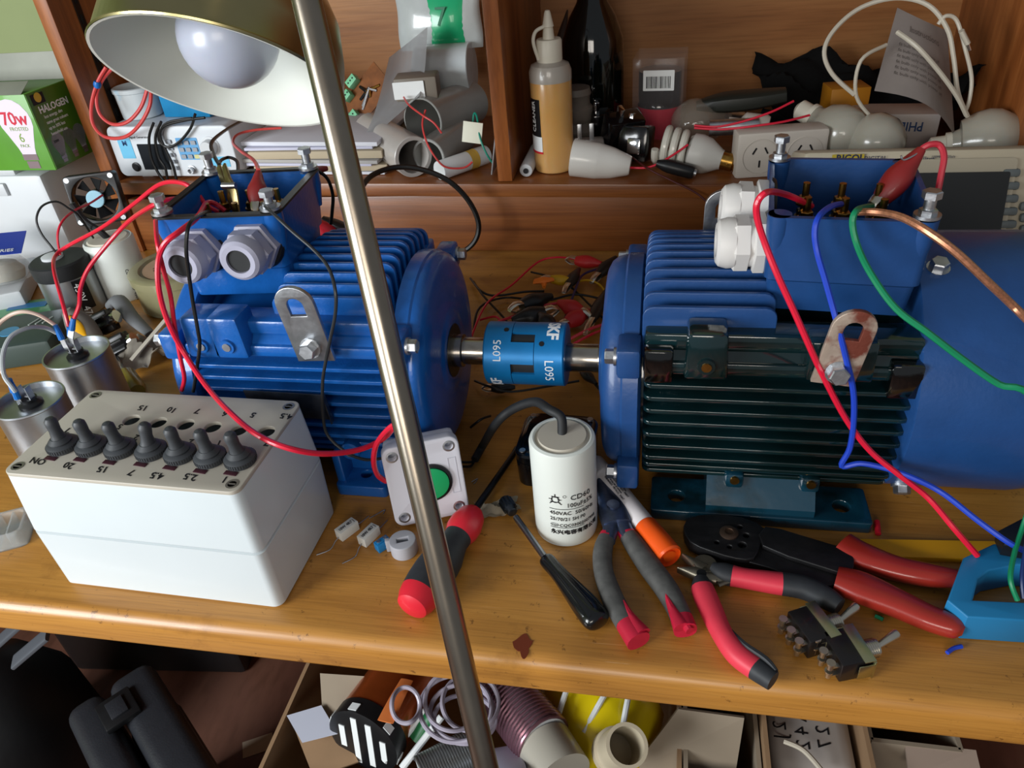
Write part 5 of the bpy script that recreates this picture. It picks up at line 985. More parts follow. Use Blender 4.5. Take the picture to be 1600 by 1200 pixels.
# socket outlets
OW = mat('yellowed white plastic', 'c2b9ae', .45)
c = V((aty(1212, 270, .965).x, .965, 0)); c.z = sh(c.x); t, b = bxt('power_outlet', 'yellowed white double power outlet strip standing right of the brass bulb cap', 'power outlet', c, (.108, .032, .056), OW, .14, 'body', .004)
for x_ in (-.026, .027):
    k = M(); k.lathe([(.0215, 0), (.0215, .0007), (.0205, .0008), (.0205, .0003)], (x_, -.016, .027), (0, -1, 0), 32, (False, False)); obj('ring', k, OW, b)
    for x, z, a in ((-.007, .034, .5), (.007, .034, -.5), (0, .018, 0)): k = M(); k.box((x_+x, -.0161, z), (.0018, .0012, .0085), rot=Matrix.Rotation(a, 3, 'Y')); obj('slot', k, INK, b)
    k = M(); k.sweep([(x_+.004, -.0163, .032), (x_-.002, -.0163, .027), (x_+.003, -.0163, .026), (x_-.003, -.0163, .018)], [(.0004, .0002)]*4, up=(0, 1, 0), sm=0, n=6); obj('flash_mark', k, INK, b)
c = aty(1200, 215, 1.0); k = M(); k.lathe([(.012, 0), (.014, .004), (.014, .03), (.006, .036), (.006, .05)], (0, 0, 0), (-1, .2, .1), 24); solo('white_plug', k, OW, 'white plug lying on top behind the double power outlet', 'plug', (c.x, 1.005, sh(c.x)+.045))
# frosted bulbs
FB = mat('frosted bulb glass', 'a39f92', .25, sub=.1, coat=.5)
for px, py, y_, r_, d, lb in ((1315, 208, .99, .033, (-.6, .5, .25), 'frosted round bulb with cream collar, leftmost behind the oscilloscope'), (1368, 222, .97, .034, (-.6, .5, -.3), 'frosted round bulb lying in front of the white carton, middle of three'), (1545, 222, .97, .036, (-1, .2, -.2), 'frosted bulb lying farthest right on the shelf')):
    c = aty(px, py, y_); c.z = max(c.z, sh(c.x)+r_+.001); dn = V(d).normalized(); t = thing('frosted_bulb', lb, 'light bulb', c, group='frosted bulbs on the shelf'); k = M(); k.lathe(bulb_prof(r_, .075), -dn*r_, dn, 32); obj('glass', k, FB, t); k = M(); k.lathe([(.0155, 0), (.0155, .006), (.0125, .007), (.0125, .022), (.006, .027)], -dn*r_+dn*.074, dn, 22); obj('collar', k, CREAM, t)
# carton, leaflet, cable, black bundle
c = aty(1400, 215, 1.02); c.z = sh(c.x); t, b = bxt('bulb_carton', 'white carton with blue upside-down lettering under the grey leaflet', 'carton', (c.x, 1.06, c.z), (.105, .05, .05), mat('white carton', 'b9b2ae', .6, 0, .05, 20), -.1)
k = M(); k.text('PHILIPS', .016, lambda u, v, h: V((.035-u, -.0253-h, .040-v)), bold=.0003, sx=.85); obj('printed_text', k, mat('blue print', '24406e', .5), b)
k = M(); k.text('40', .008, lambda u, v, h: V((-.035-u, -.0253-h, .036-v))); obj('printed_text', k, INK, b)
t, b = bxt('yellow_carton', 'small amber-yellow and white carton standing behind the looped white cable', 'carton', (c.x-.052, 1.10, c.z), (.05, .04, .072), mat('amber carton', 'a86d14', .5), .15)
LP_ = mat('grey leaflet paper', 'aaa09a', .7, 0, .05, 30); k = M(); rows = []
TLp, TRp, BLp, BRp = aty(1402, 12, 1.06), aty(1480, 48, 1.04), aty(1366, 142, .99), aty(1492, 214, .98)
for i in range(9):
    v = i/8; row = []
    for j in range(11):
        u = j/10; p = (TLp*(1-u)+TRp*u)*(1-v)+(BLp*(1-u)+BRp*u)*v; p = p+V((.0, -.035*math.sin(PI*u)*(.3+.7*v), .020*math.sin(PI*u)*v)); row.append(p)
    rows.append(row)
k.add([p-TLp for r in rows for p in r], [(i*11+j, i*11+j+1, (i+1)*11+j+1, (i+1)*11+j) for i in range(8) for j in range(10)]); bmesh.ops.solidify(k.bm, geom=k.bm.faces[:], thickness=.003)
t = thing('leaflet', 'curled grey printed leaflet standing on the cartons inside the cable loop', 'leaflet', TLp); sheet = obj('paper', k, LP_, t)
def onleaf(u0, v0): 
    def f(a, b, h):
        u = min(max(u0+a, 0), 1); v = min(max(v0-b, 0), 1)
        p = (TLp*(1-u)+TRp*u)*(1-v)+(BLp*(1-u)+BRp*u)*v; p = p+V((0, -.035*math.sin(PI*u)*(.3+.7*v), .020*math.sin(PI*u)*v)); return p-TLp+V((-.0004, -.0012-h*.2, .0006))
    return f
k = M(); k.text('Instructions', .11, onleaf(.25, .22), sx=1.); obj('printed_text', k, mat('faint grey ink', '5c5552', .6), sheet)
k = M(); [k.text('fit bulb only with power off', .055, onleaf(.14, .42+.07*i)) for i in range(6)]; obj('printed_text', k, _m['faint grey ink'], sheet)
WCB = mat('white cable sheath', 'b8b0a0', .45)
wire('usb_cable', W((1368, 190, .985), (1338, 150, .98), (1345, 95, .98), (1385, 70, 1.0)), .0022, WCB, 'small inner loop of white cable in front of the amber carton', 'cable', 'white cables')
wire('usb_cable', W((1335, 148, .98), (1300, 115, .985), (1288, 80, .99), (1305, 45, 1.0), (1345, 12, 1.01), (1400, -3, 1.01), (1450, 8, 1.0), (1480, 45, .985), (1490, 90, .975), (1497, 145, .965), (1512, 182, .965)), .0026, WCB, 'big loop of white cable arching over the leaflet', 'cable', 'white cables')
wire('usb_cable', W((1402, 50, .975), (1435, 75, .955), (1470, 115, .955), (1495, 150, .958), (1510, 180, .962)), .0026, WCB, 'white cable crossing diagonally in front of the leaflet', 'cable', 'white cables')
a = aty(1512, 70, .99); t = thing('charging_cable', 'white cable with a metal connector hanging right of the leaflet', 'cable', a, group='white cables'); k = M(); k.tube([p-a for p in W((1466, 38, .99), (1478, 25, .99), (1495, 32, .99), (1508, 75, .98), (1518, 120, .975), (1515, 155, .97), (1508, 175, .968))], .0022, 8); obj('cable', k, WCB, t); k = M(); k.sweep([p-a for p in W((1502, 48, .975), (1512, 68, .975))], [(.0045, .003), (.0045, .003)], sm=0); obj('plug', k, WCB, t); k = M(); k.sweep([p-a for p in W((1512, 68, .975), (1515, 78, .975))], [(.0035, .002), (.0035, .002)], sm=0); obj('connector', k, CHROME, t)
c = aty(1240, 170, 1.14); crumple('black_cloth', (c.x+.095, 1.14, sh(c.x)-.002), .135, .055, .105, mat('black cloth', '0c0d0e', .9, 0, .3, 30, bump=.4, bscale=80), 'crumpled black cloth bundle at the back of the shelf right of the boxed product', 'cloth', 0, n=30, seed=2, amp=.5)
c = aty(1150, 165, 1.06); k = M(); k.sweep([p-c for p in W((1088, 165, 1.06), (1130, 160, 1.06), (1180, 155, 1.06), (1228, 148, 1.06))], [(.008, .006), (.018, .012), (.018, .012), (.012, .009)], pw=.7); t = thing('black_handset', 'long black plastic handset lying in front of the black cloth', 'handset', c); obj('body', k, mat('dull black green plastic', '22241f', .45), t)
c = aty(1145, 200, 1.0); a, b = aty(1108, 200, 1.0), aty(1185, 196, 1.0); k = M(); k.cyl(V((0, 0, 0)), b-a, .010, n=24); solo('metal_tube', k, ZINC, 'short silver metal tube behind the spiral bulb', 'tube', a)
wire('test_wire', W((1085, 196, .985), (1120, 198, .975), (1160, 190, .97), (1205, 175, .97), (1240, 158, .98)), .0014, REDW, 'upper red wire crossing the shelf above the power outlets', group='red wires on the right shelf')
wire('test_wire', W((1085, 200, .98), (1130, 202, .97), (1185, 196, .96), (1225, 190, .965), (1265, 180, .98)), .0014, REDW, 'lower red wire crossing the shelf above the power outlets', group='red wires on the right shelf')
wire('dark_wire', W((975, 236, 1.0), (1010, 262, .94), (1045, 280, .925), (1070, 292, .915), (1090, 303, .91), (1105, 316, .905)), .0012, mat('dark red wire insulation', '4a1010', .5), 'thin dark red wire drooping over the shelf edge')
# ---------------------------------------------------------------- oscilloscope
OY = .833
SCC = mat('cream instrument plastic', 'b8ad96', .45, 0, .03, 30)
A0 = aty(1256, 237, OY); OX = A0.x; OA = math.radians(17); OH = (A0.z-.0265)/math.cos(OA); OWd = .30; OY0 = OY-OH*math.sin(OA)
def osc(px, py):                             # pixel -> point in the tilted front face
    r = ray(px, py); n_ = V((0, -math.cos(OA), math.sin(OA))); o_ = V((OX, OY0, .0265)); t_ = n_.dot(o_-CAM)/n_.dot(r); d = CAM+r*t_-o_; return V((d.x, 0, d.dot(V((0, math.sin(OA), math.cos(OA))))))
t = thing('oscilloscope', 'cream bench oscilloscope with a dark screen standing behind the dark motor', 'instrument', (OX, OY0, .0265), (-OA, 0, 0))
k = M(); k.box((OWd/2, .044, OH/2), (OWd, .088, OH), .006); obj('body', k, SCC, t)
fpanel(t, .018, .05, .205, OH-.010, -.002, mat('pale bezel', 'a9a08c', .5), 'bezel', .004, .002)
s0, s1 = osc(1425, 270), osc(1556, 380)
fpanel(t, .030, .020, s1.x, s0.z, -.0045, mat('dark grey lcd', '2a2b2b', .2), 'screen', .002, .002)
fpanel(t, osc(1300, 240).x, OH-.0115, osc(1350, 240).x, OH-.0035, -.0022, mat('yellow name plate', 'b09a2a', .5), 'name_plate', .0005, .0006)
ftext(t, 'RIGOL', .0095, osc(1328, 240).x, OH-.0105, -.0028, mat('navy lettering', '1c2440', .5), bold=.0003)
ftext(t, 'DIGITAL', .006, osc(1368, 240).x, OH-.010, -.0022, _m['navy lettering']); ftext(t, 'Ultra', .007, osc(1448, 245).x, OH-.012, -.0022, _m['navy lettering']); ftext(t, '100MHz 1GSa/s', .0035, osc(1472, 248).x, OH-.009, -.0022, _m['navy lettering'])
KEY = mat('grey rubber key', '646b6c', .5)
for py in (270, 290, 310, 330, 350, 368):
    p = osc(1578-(py-270)*.07, py); k = M(); k.box((p.x, -.003, p.z), (.017, .006, .0085), .003); obj('key', k, KEY, t)
    k = M(); k.box((p.x-.018, -.0004, p.z), (.010, .0006, .0006)); obj('tick_mark', k, mat('brown print', '6d5a44', .5), t)
for py in (322, 340, 358, 376): p = osc(1606, py); k = M(); k.box((p.x, -.003, p.z), (.018, .006, .009), .003); obj('key', k, KEY, t)
for x in (.03, OWd-.03): k = M(); k.box((x, .012, -.012), (.02, .006, .024), .001); obj('foot', k, SCC, t)
# ================================================================ wires on and around the motors
RW = 'red wires around the blue motor'
wire('red_wire', W((108, 512, .515), (97, 470, .53), (84, 420, .57), (88, 398, .60), (110, 382, .61), (160, 355, .60), (210, 318, .58), (250, 288, .57), (285, 286, .56), (308, 302, .555), (322, 320, .55), (345, 333, .545), (352, 338, .545)), .0019, REDW, 'upper red wire from the aluminium capacitor over the case into the blue terminal box', group=RW)
wire('red_wire', W((116, 497, .515), (124, 476, .52), (126, 450, .53), (138, 420, .54), (165, 385, .55), (200, 347, .55), (235, 323, .52), (262, 312, .525), (285, 312, .54), (296, 330, .545), (300, 345, .545)), .0019, REDW, 'lower red wire from the aluminium capacitor passing the front left bolt', group=RW)
wire('red_wire', W((352, 330, .54), (335, 318, .54), (322, 318, .53), (308, 340, .478), (280, 362, .452), (258, 380, .445), (248, 405, .445), (247, 440, .440), (254, 478, .438), (268, 515, .436), (290, 555, .436), (320, 600, .418), (357, 642, .385), (400, 678, .366), (450, 700, .360), (505, 709, .372), (560, 703, .395), (598, 686, .410), (615, 668, .40), (622, 660, .40), (605, 672, .40), (588, 695, .40), (584, 722, .402), (590, 742, .408), (603, 752, .414)), .0021, REDW, 'long red wire sagging over the switch box to the push button box', group=RW)
wire('red_wire', W((243, 345, .475), (246, 380, .45), (255, 420, .448), (266, 460, .445), (273, 510, .44), (282, 560, .44), (288, 590, .44), (284, 610, .44)), .0017, REDW, 'short red wire hanging straight down the left end of the blue motor', group=RW)
BWG = 'black wires around the blue motor'
wire('black_wire', W((328, 330, .53), (315, 335, .475), (296, 350, .446), (291, 385, .438), (294, 420, .438), (301, 470, .438), (309, 515, .436), (312, 540, .436), (307, 580, .436), (302, 612, .436)), .0014, BLKW, 'black wire hanging between the two grey cable glands', group=BWG)
wire('black_wire', W((410, 318, .50), (425, 332, .478), (455, 360, .468), (492, 392, .46), (514, 420, .45), (524, 455, .438), (524, 490, .436), (516, 530, .436), (508, 570, .436), (504, 600, .436), (505, 650, .436), (512, 680, .434), (540, 706, .43), (570, 718, .425), (598, 716, .42)), .0013, mat('dark grey wire insulation', '26282a', .4), 'thin dark wire crossing the lifting lug of the blue motor', group=BWG)
wire('black_wire', W((478, 266, .60), (497, 268, .61), (512, 280, .615), (520, 305, .62), (519, 330, .62), (517, 350, .62)), .0016, BLKW, 'black wire drooping behind the right side of the blue terminal box', group=BWG)
wire('black_cable', W((560, 300, .80), (580, 275, .84), (615, 262, .87), (655, 264, .88), (700, 282, .885), (733, 315, .89), (748, 352, .89), (738, 382, .885), (705, 402, .88), (670, 410, .86))+[V((-.35, .84, .006)), V((-.42, .80, .005))], .0034, BLKW, 'thick black cable arching in front of the hutch board behind the lamp pole', 'cable')
PKW = mat('pinkish wire insulation', 'd8bfae', .45)
wire('pink_wire', W((86, 508, .515), (60, 492, .51), (35, 487, .505), (12, 495, .50), (-6, 515, .49), (-8, 560, .47), (10, 590, .45), (16, 596, .445)), .0018, PKW, 'pinkish wire looping from the rear aluminium capacitor to the front one')
wire('grey_wire', W((88, 520, .512), (70, 512, .505), (45, 512, .49), (18, 525, .475), (5, 552, .46), (6, 585, .445), (18, 604, .44), (24, 612, .44)), .0019, mat('light grey wire insulation', 'a9aeb0', .45), 'light grey wire looping between the two aluminium capacitors')
def sleeve(parent, a, b, lb=None):
    A_, B_ = aty(*a), aty(*b); o_ = parent.location-V((0, 0, Z0)); k = M(); k.tube([A_-o_, (A_+B_)/2-o_, B_-o_], (.0022, .003), 10, 2); s_ = obj('crimp_sleeve', k, FAST, parent, lb)
    d = (B_-A_).normalized(); k = M(); k.box(B_-o_+d*.004, (.0052, .0012, .010), rot=frame(d, (0, 1, 0))); obj('spade_terminal', k, ZINC, s_)
sleeve(A1, (108, 510, .515), (110, 524, .515)); sleeve(A1, (115, 497, .515), (112, 515, .513)); sleeve(A1, (86, 508, .513), (97, 530, .512)); sleeve(A2, (18, 600, .442), (28, 622, .442)); sleeve(A2, (14, 592, .445), (22, 612, .444))
wire('black_wire', W((146, 372, .79), (124, 338, .78), (108, 326, .775), (88, 315, .77), (66, 322, .76), (57, 342, .75), (64, 364, .745), (80, 385, .74), (92, 400, .74)), .0013, BLKW, 'thin black wire looping above the silver banded capacitor')
wire('red_wire', W((160, 305, .85), (140, 318, .82), (118, 328, .79), (98, 345, .76), (90, 368, .745), (94, 398, .74)), .0014, REDW, 'thin red wire looping from the cooling fan to the silver banded capacitor')
def croc(a, b, r, m, lb, jaw=True, grp=None, jm=None, jl=.4):
    """crocodile clip with an insulating boot from a (wire end) to b (mouth)"""
    A_, B_ = V(a), V(b); t = thing('crocodile_clip', lb, 'crocodile clip', A_, group=grp); d = B_-A_; L_ = d.length
    k = M(); k.sweep([d*q for q in (0, .12, .3, .55, .8, 1)], [(r*.35, r*.3), (r*.5, r*.45), (r*.7, r*.7), (r*1.1, r*.9), (r, r*.8), (r*.7, r*.6)], n=16, sm=3); obj('boot', k, m, t)
    if jaw:
        dn = d/L_; s = frame(dn).col[0]; u = frame(dn).col[1]; k = M()
        for q in (-1, 1): k.sweep([d*.95+u*q*r*.4, d*(1+jl*.5)+u*q*r*.5, d*(1+jl)+u*q*r*.06], [(r*.5, r*.14), (r*.45, r*.14), (r*.35, r*.12)], up=u, n=8, sm=2)
        obj('jaws', k, jm or _m['nickel'], t)
    return t
DRC = mat('maroon rubber boot', '86201f', .45, 0, .1, 60, coat=.15)
croc(aty(404, 268, .56), aty(401, 318, .54), .0075, DRC, 'maroon crocodile clip standing in the blue terminal box')
GOLDJ = mat('aged brass steel', 'a08d63', .3, 1, .3, 150)
t = thing('crocodile_clip', 'bare brass-coloured crocodile clip biting a stud in the blue terminal box', 'crocodile clip', aty(342, 260, .57)); o_ = aty(342, 260, .57)
k = M(); p = [q-o_ for q in W((342, 260, .57), (350, 285, .56), (358, 305, .55), (368, 332, .54))]
k.sweep(p, [(.003, .0015), (.0048, .0015), (.005, .0015), (.0028, .001)], up=(0, 1, .3), n=8, sm=2, pw=.6); obj('jaw', k, GOLDJ, t)
k = M(); p = [q-o_ for q in W((350, 258, .56), (357, 282, .55), (366, 300, .545), (371, 330, .538))]; k.sweep(p, [(.003, .0012), (.0045, .0014), (.004, .0014), (.0025, .001)], up=(0, 1, .3), n=8, sm=2, pw=.6); obj('jaw', k, GOLDJ, t)
k = M(); c = aty(358, 290, .545)-o_; k.cyl(c-V((.006, 0, 0)), c+V((.006, 0, 0)), .0026, n=12); obj('spring', k, STEEL, t)
wire('black_wire', W((343, 258, .57), (333, 240, .60), (331, 222, .66), (350, 205, .75), (372, 192, .85), (385, 186, .92)), .0017, BLKW, 'black wire rising from the bare brass clip towards the hutch shelf', group=BWG)
wire('black_wire', W((372, 268, .60), (370, 252, .64), (358, 246, .68), (346, 250, .66), (342, 258, .60)), .0016, BLKW, 'small black loop behind the bare brass clip', group=BWG)
wire('red_wire', W((404, 266, .56), (396, 250, .62), (375, 235, .75), (364, 222, .88), (372, 210, .93), (400, 203, .95), (440, 200, .96)), .0017, mat('salmon wire insulation', 'cf4a44', .4), 'salmon red wire rising from the maroon clip to the paper pile', group=RW)
k = M(); p = W((478, 268, .61), (498, 265, .62), (511, 263, .625)); croc(p[0], p[2], .0035, DRC, 'tiny dark red clip beside the rear right bolt of the blue terminal box', False)
# lead loops over the function generator
yy = .945
for i, (pts, lb) in enumerate((((((240, 192), (233, 215), (236, 245), (246, 268), (258, 285)), 'leftmost black lead hanging over the generator screen')), ((((252, 190), (243, 215), (248, 245), (258, 262), (262, 282)), 'second black lead hanging over the generator screen')), ((((300, 185), (262, 192), (250, 210), (258, 232), (270, 258), (276, 282)), 'black lead curling over the generator keys')), ((((305, 178), (298, 200), (280, 222), (262, 230), (248, 218), (256, 198), (290, 188), (320, 184)), 'wide black lead loop above the generator')))):
    wire('test_lead', [aty(x, y, .928) for x, y in pts], .0019, BLKW, lb, 'test lead', 'black test leads on the generator')
RLOOP = mat('coral lead insulation', 'c8403e', .4)
wire('test_lead', W((166, 105, .93), (152, 130, .925), (143, 165, .92), (146, 195, .915), (165, 214, .915), (195, 214, .915), (218, 195, .915), (234, 165, .92), (236, 135, .93)), .0024, RLOOP, 'outer coral red lead loop hanging on the left hutch upright', 'test lead', 'red lead loops')
wire('test_lead', W((176, 106, .935), (160, 125, .93), (151, 150, .925), (156, 178, .92), (176, 194, .92), (200, 190, .92), (220, 168, .925), (230, 140, .93)), .0024, RLOOP, 'inner coral red lead loop hanging on the left hutch upright', 'test lead', 'red lead loops')
k = M(); c = aty(152, 132, .925); k.lathe([(.004, -.004), (.005, 0), (.004, .004)], (0, 0, 0), (.4, 0, 1), 14); solo('cable_tie', k, FAST, 'blue tie holding the coral red lead loops', 'cable tie', c)
# red clip behind the blue motor
croc(aty(545, 380, .70), aty(492, 352, .69), .012, RED, 'big bright red clip lying behind the ribs of the blue motor', False); k = M(); p = W((503, 342, .70), (522, 352, .70), (545, 362, .70)); k.sweep([q-p[0] for q in p], [(.004, .003), (.008, .006), (.008, .006)], n=10, pw=.6); solo('black_clip', k, BLACK, 'black clip lying on the bright red clip behind the blue motor', 'clip', p[0])
# right motor wires
BW_ = mat('blue wire insulation', '1c3fb4', .4); GW_ = mat('green wire insulation', '0c7a50', .4); CPW = mat('bare copper braid', 'c98a68', .38, .7, .35, 500)
RG = 'wires around the dark motor'
wire('red_wire', W((1268, 322, .53), (1248, 312, .515), (1225, 303, .50), (1200, 300, .455), (1184, 315, .45), (1183, 340, .45), (1195, 380, .448), (1215, 430, .44), (1240, 485, .435), (1262, 535, .432), (1285, 585, .432), (1322, 655, .432), (1360, 705, .43), (1405, 742, .425), (1450, 778, .42), (1490, 825, .405), (1527, 868, .40)), .0021, REDW, 'long red wire falling from the right terminal box across the dark ribs', group=RG)
wire('blue_wire', W((1320, 318, .53), (1300, 322, .49), (1280, 338, .466), (1273, 362, .46), (1277, 395, .456), (1290, 440, .446), (1308, 505, .432), (1322, 560, .43), (1333, 610, .43), (1334, 655, .43), (1328, 700, .43), (1315, 728, .43), (1345, 724, .43), (1385, 732, .428), (1430, 748, .424), (1475, 772, .418), (1530, 815, .40), (1580, 850, .39), (1620, 868, .39)), .0020, BW_, 'blue wire looping down the dark ribs and away to the clamp jaw', group=RG)
wire('green_wire', W((1362, 322, .52), (1340, 328, .47), (1332, 348, .462), (1340, 385, .456), (1362, 430, .44), (1400, 482, .425), (1450, 520, .415), (1505, 562, .41), (1560, 600, .405), (1625, 632, .40))+[V((.30, .41, .05)), V((.34, .43, .006)), V((.42, .46, .004))], .0021, GW_, 'green wire running diagonally across the blue fan cover', group=RG)
wire('copper_wire', W((1340, 331, .475), (1375, 332, .468), (1410, 340, .455), (1450, 362, .44), (1495, 395, .43), (1545, 442, .425), (1580, 475, .425), (1625, 520, .42))+[V((.32, .42, .09)), V((.36, .44, .03)), V((.44, .46, .004))], .0024, CPW, 'thick bare copper lead arching over the blue fan cover', group=RG)
wire('green_wire', [at(1606, 800, .06), at(1596, 830, .05), at(1585, 865, .045), at(1579, 905, .04), at(1590, 938, .03)], .0016, GW_, 'green wire hanging through the blue clamp jaw', group=RG)
wire('blue_wire', [at(1612, 810, .06), at(1604, 850, .05), at(1597, 900, .04), at(1599, 935, .03)], .0014, mat('navy wire insulation', '162a5c', .4), 'navy wire at the picture edge inside the clamp jaw', group=RG)
croc(aty(1440, 233, .56), aty(1376, 312, .545), .0095, DRC, 'big maroon crocodile clip leaning over the rim of the right terminal box', grp=None, jl=.25)
wire('red_wire', W((1438, 234, .56), (1452, 226, .56), (1468, 227, .56), (1475, 245, .555), (1470, 275, .55), (1464, 305, .545)), .0022, mat('dull red wire insulation', 'b02a38', .4), 'dull red wire bending over from the maroon clip of the right terminal box', group=RG)
wire('bare_wire', W((1440, 234, .56), (1428, 243, .553), (1412, 250, .55), (1408, 243, .55)), .0006, ZINC, 'thin bare wire curling at the top of the big maroon clip')
# ---------------------------------------------------------------- test leads heaped behind the coupling
TG = 'heap of test leads behind the coupling'
YEL = mat('yellow boot', 'c99a18', .45); ORB = mat('orange tag', 'f07a1e', .5); RBT = mat('red boot', 'c02428', .45)
croc(at(940, 412, .012), at(900, 407, .012), .009, RBT, 'red crocodile clip lying farthest back near the hutch board', grp=TG)
croc(at(962, 402, .014), at(935, 430, .012), .008, BLACK, 'black crocodile clip lying farthest back beside the right motor', grp=TG)
croc(at(898, 440, .016), at(860, 436, .018), .007, YEL, 'yellow crocodile clip in the heap of test leads', grp=TG)
croc(at(862, 462, .014), at(815, 478, .016), .011, BLACK, 'black crocodile clip just left of the orange tag', grp=TG)
croc(at(905, 420, .014), at(888, 446, .016), .007, BLACK, 'black crocodile clip touching the yellow one', grp=TG)
croc(at(872, 472, .020), at(908, 488, .016), .010, RBT, 'upper red crocodile clip right behind the coupling', grp=TG)
croc(at(920, 485, .016), at(886, 505, .012), .010, RBT, 'lower red crocodile clip right behind the coupling', grp=TG)
croc(at(800, 500, .014), at(852, 488, .016), .011, BLACK, 'black crocodile clip lying above the left half of the coupling', grp=TG)
croc(at(842, 490, .02), at(862, 512, .016), .009, BLACK, 'black crocodile clip above the middle of the coupling', grp=TG)
croc(at(950, 450, .012), at(925, 500, .012), .007, BLACK, 'black crocodile clip beside the right motor end shield', grp=TG)
croc(at(932, 600, .010), at(910, 580, .008), .005, BLACK, 'small black crocodile clip between coupling and black project box', grp=TG)
croc(at(805, 605, .008), at(768, 606, .008), .006, BLACK, 'small black crocodile clip lying under the coupling', grp=TG)
k = M(); c = at(850, 440, .024); k.sweep([V((-.012, 0, 0)), V((0, 0, .002)), V((.010, .006, 0))], [(.006, .002), (.007, .003), (.004, .002)], n=8); k.sweep([V((0, 0, 0)), V((.002, -.014, 0))], [(.004, .002), (.002, .002)], sm=0); solo('orange_tag', k, ORB, 'bright orange tag on top of the heap of test leads', 'tag', c)
for (pts, r, m_, lb) in (
    (((735, 530), (760, 475), (800, 445), (840, 410), (870, 402), (900, 405)), .0013, REDW, 'red test wire arching at the back of the heap'),
    (((740, 560), (770, 510), (800, 495), (840, 480), (875, 473)), .0017, mat('bright red wire', 'd83848', .4), 'bright red test wire running to the upper red clip'),
    (((750, 500), (775, 495), (782, 510), (770, 540)), .0013, REDW, 'short red test wire curving above the left motor shaft'),
    (((735, 435), (752, 455), (775, 462), (820, 456), (850, 455)), .0014, BLKW, 'black test wire along the back of the heap'),
    (((740, 515), (750, 480), (790, 465), (850, 470), (900, 460), (950, 470)), .0014, BLKW, 'black test wire winding through the middle of the heap'),
    (((740, 440), (755, 462), (790, 500), (800, 520)), .0014, BLKW, 'black test wire next to the left motor'),
    (((880, 505), (900, 450), (910, 430), (935, 420), (958, 418)), .0015, mat('violet wire insulation', '3a2a52', .4), 'dark violet test wire in the heap'),
    (((898, 441), (920, 438), (938, 446), (950, 465)), .0013, YEL, 'yellow test wire leaving the yellow clip'),
    (((830, 425), (880, 440), (925, 480), (945, 500)), .0013, BLKW, 'black test wire crossing diagonally over the heap'),
    (((890, 530), (920, 515), (950, 505)), .0018, None, 'bright red test wire beside the right motor shaft'),
    (((895, 538), (925, 522), (952, 512)), .0015, REDW, 'red test wire just above the right motor shaft'),
    (((742, 595), (768, 605), (800, 612), (860, 603), (905, 595)), .0012, BLKW, 'black test wire passing under the coupling'),
    (((735, 668), (752, 655), (766, 650)), .0012, BLKW, 'short black wire right of the blue motor end shield'),
    (((905, 560), (915, 580), (930, 600), (950, 622)), .0016, BLKW, 'black test wire by the corner of the project box')):
    zz0 = .006; P_ = [at(x, y, zz0+.008*math.sin(i*1.3)**2) for i, (x, y) in enumerate(pts)]; wire('test_wire', P_, r, _m['bright red wire'] if m_ is None else m_, lb, 'wire', TG)
# ================================================================ under the desk
CARD = mat('brown cardboard', '97795a', .8, 0, .1, 20, bump=.1, bscale=100); CARD2 = mat('grey-brown cardboard', '8f8270', .8, 0, .08, 20); FLC = mat('dark brown carton', '5a3c2c', .7, 0, .2, 12)
def U(px, py, z): return at(px, py, z)
def slab(pts, m, name, parent, o, th=.004, lb=None):
    P_ = [p-o for p in pts]; n_ = (P_[1]-P_[0]).cross(P_[2]-P_[0]).normalized()*th; k = M(); k.loft([[p for p in P_], [p+n_ for p in P_]]); return obj(name, k, m, parent, lb)
def carton(name, label, x0, x1, y0, y1, z0, z1, m, th=.005, rz=0, flaps=()):
    o_ = V(((x0+x1)/2, (y0+y1)/2, z0)); t = thing(name, label, 'cardboard box', o_, (0, 0, rz), 'cardboard boxes under the desk'); w_, d_, h_ = x1-x0, y1-y0, z1-z0
    for nm, c_, s_ in (('side_wall', (-w_/2, 0, h_/2), (th, d_, h_)), ('side_wall', (w_/2, 0, h_/2), (th, d_, h_)), ('end_wall', (0, -d_/2, h_/2), (w_, th, h_)), ('end_wall', (0, d_/2, h_/2), (w_, th, h_)), ('bottom', (0, 0, th), (w_, d_, th))):
        k = M(); k.box(c_, s_); obj(nm, k, m, t)
    return t, w_, d_, h_
# left: tool case
a, b = U(155, 1050, -.50), U(215, 1215, -.42); t = thing('tool_case', 'rounded black hard plastic case with a dark gap between its halves, lower left', 'case', (-.612, .400, -.75), (.0, 0, .93))
CASEB = mat('charcoal textured plastic', '26282d', .42, 0, .1, 60, bump=.3, bscale=400); hh = .30
for sg, w_ in ((-1, .05), (1, .062)):
    k = M(); k.box((sg*(.003+w_/2), -.04, hh/2), (w_, .40, hh), .018, 4); k.box((sg*(.003+w_/2), -.06, hh/2), (w_+.006 if sg > 0 else w_+.004, .30, hh*.8), .01, 3); obj('shell_half', k, CASEB, t)
for y in (.10, -.16): k = M(); k.box((.004, y, hh+.002), (.045, .05, .010), .002); lt = obj('latch', k, BLACK, t); k = M(); k.box((.004, y, hh+.008), (.022, .030, .004), .001); obj('latch_tab', k, CASEB, lt)
t, b = bxt('black_case', 'black plastic case with a square latch standing behind the rounded tool case', 'case', (-.90, .80, -.75), (.34, .2, .36), BLACK, .1, 'body', .012)
k = M(); k.box((.10, -.103, .28), (.07, .012, .06), .003); lt = obj('latch', k, CASEB, t); k = M(); k.box((.10, -.110, .28), (.028, .006, .028), .001); obj('latch_tab', k, BLACK, lt)
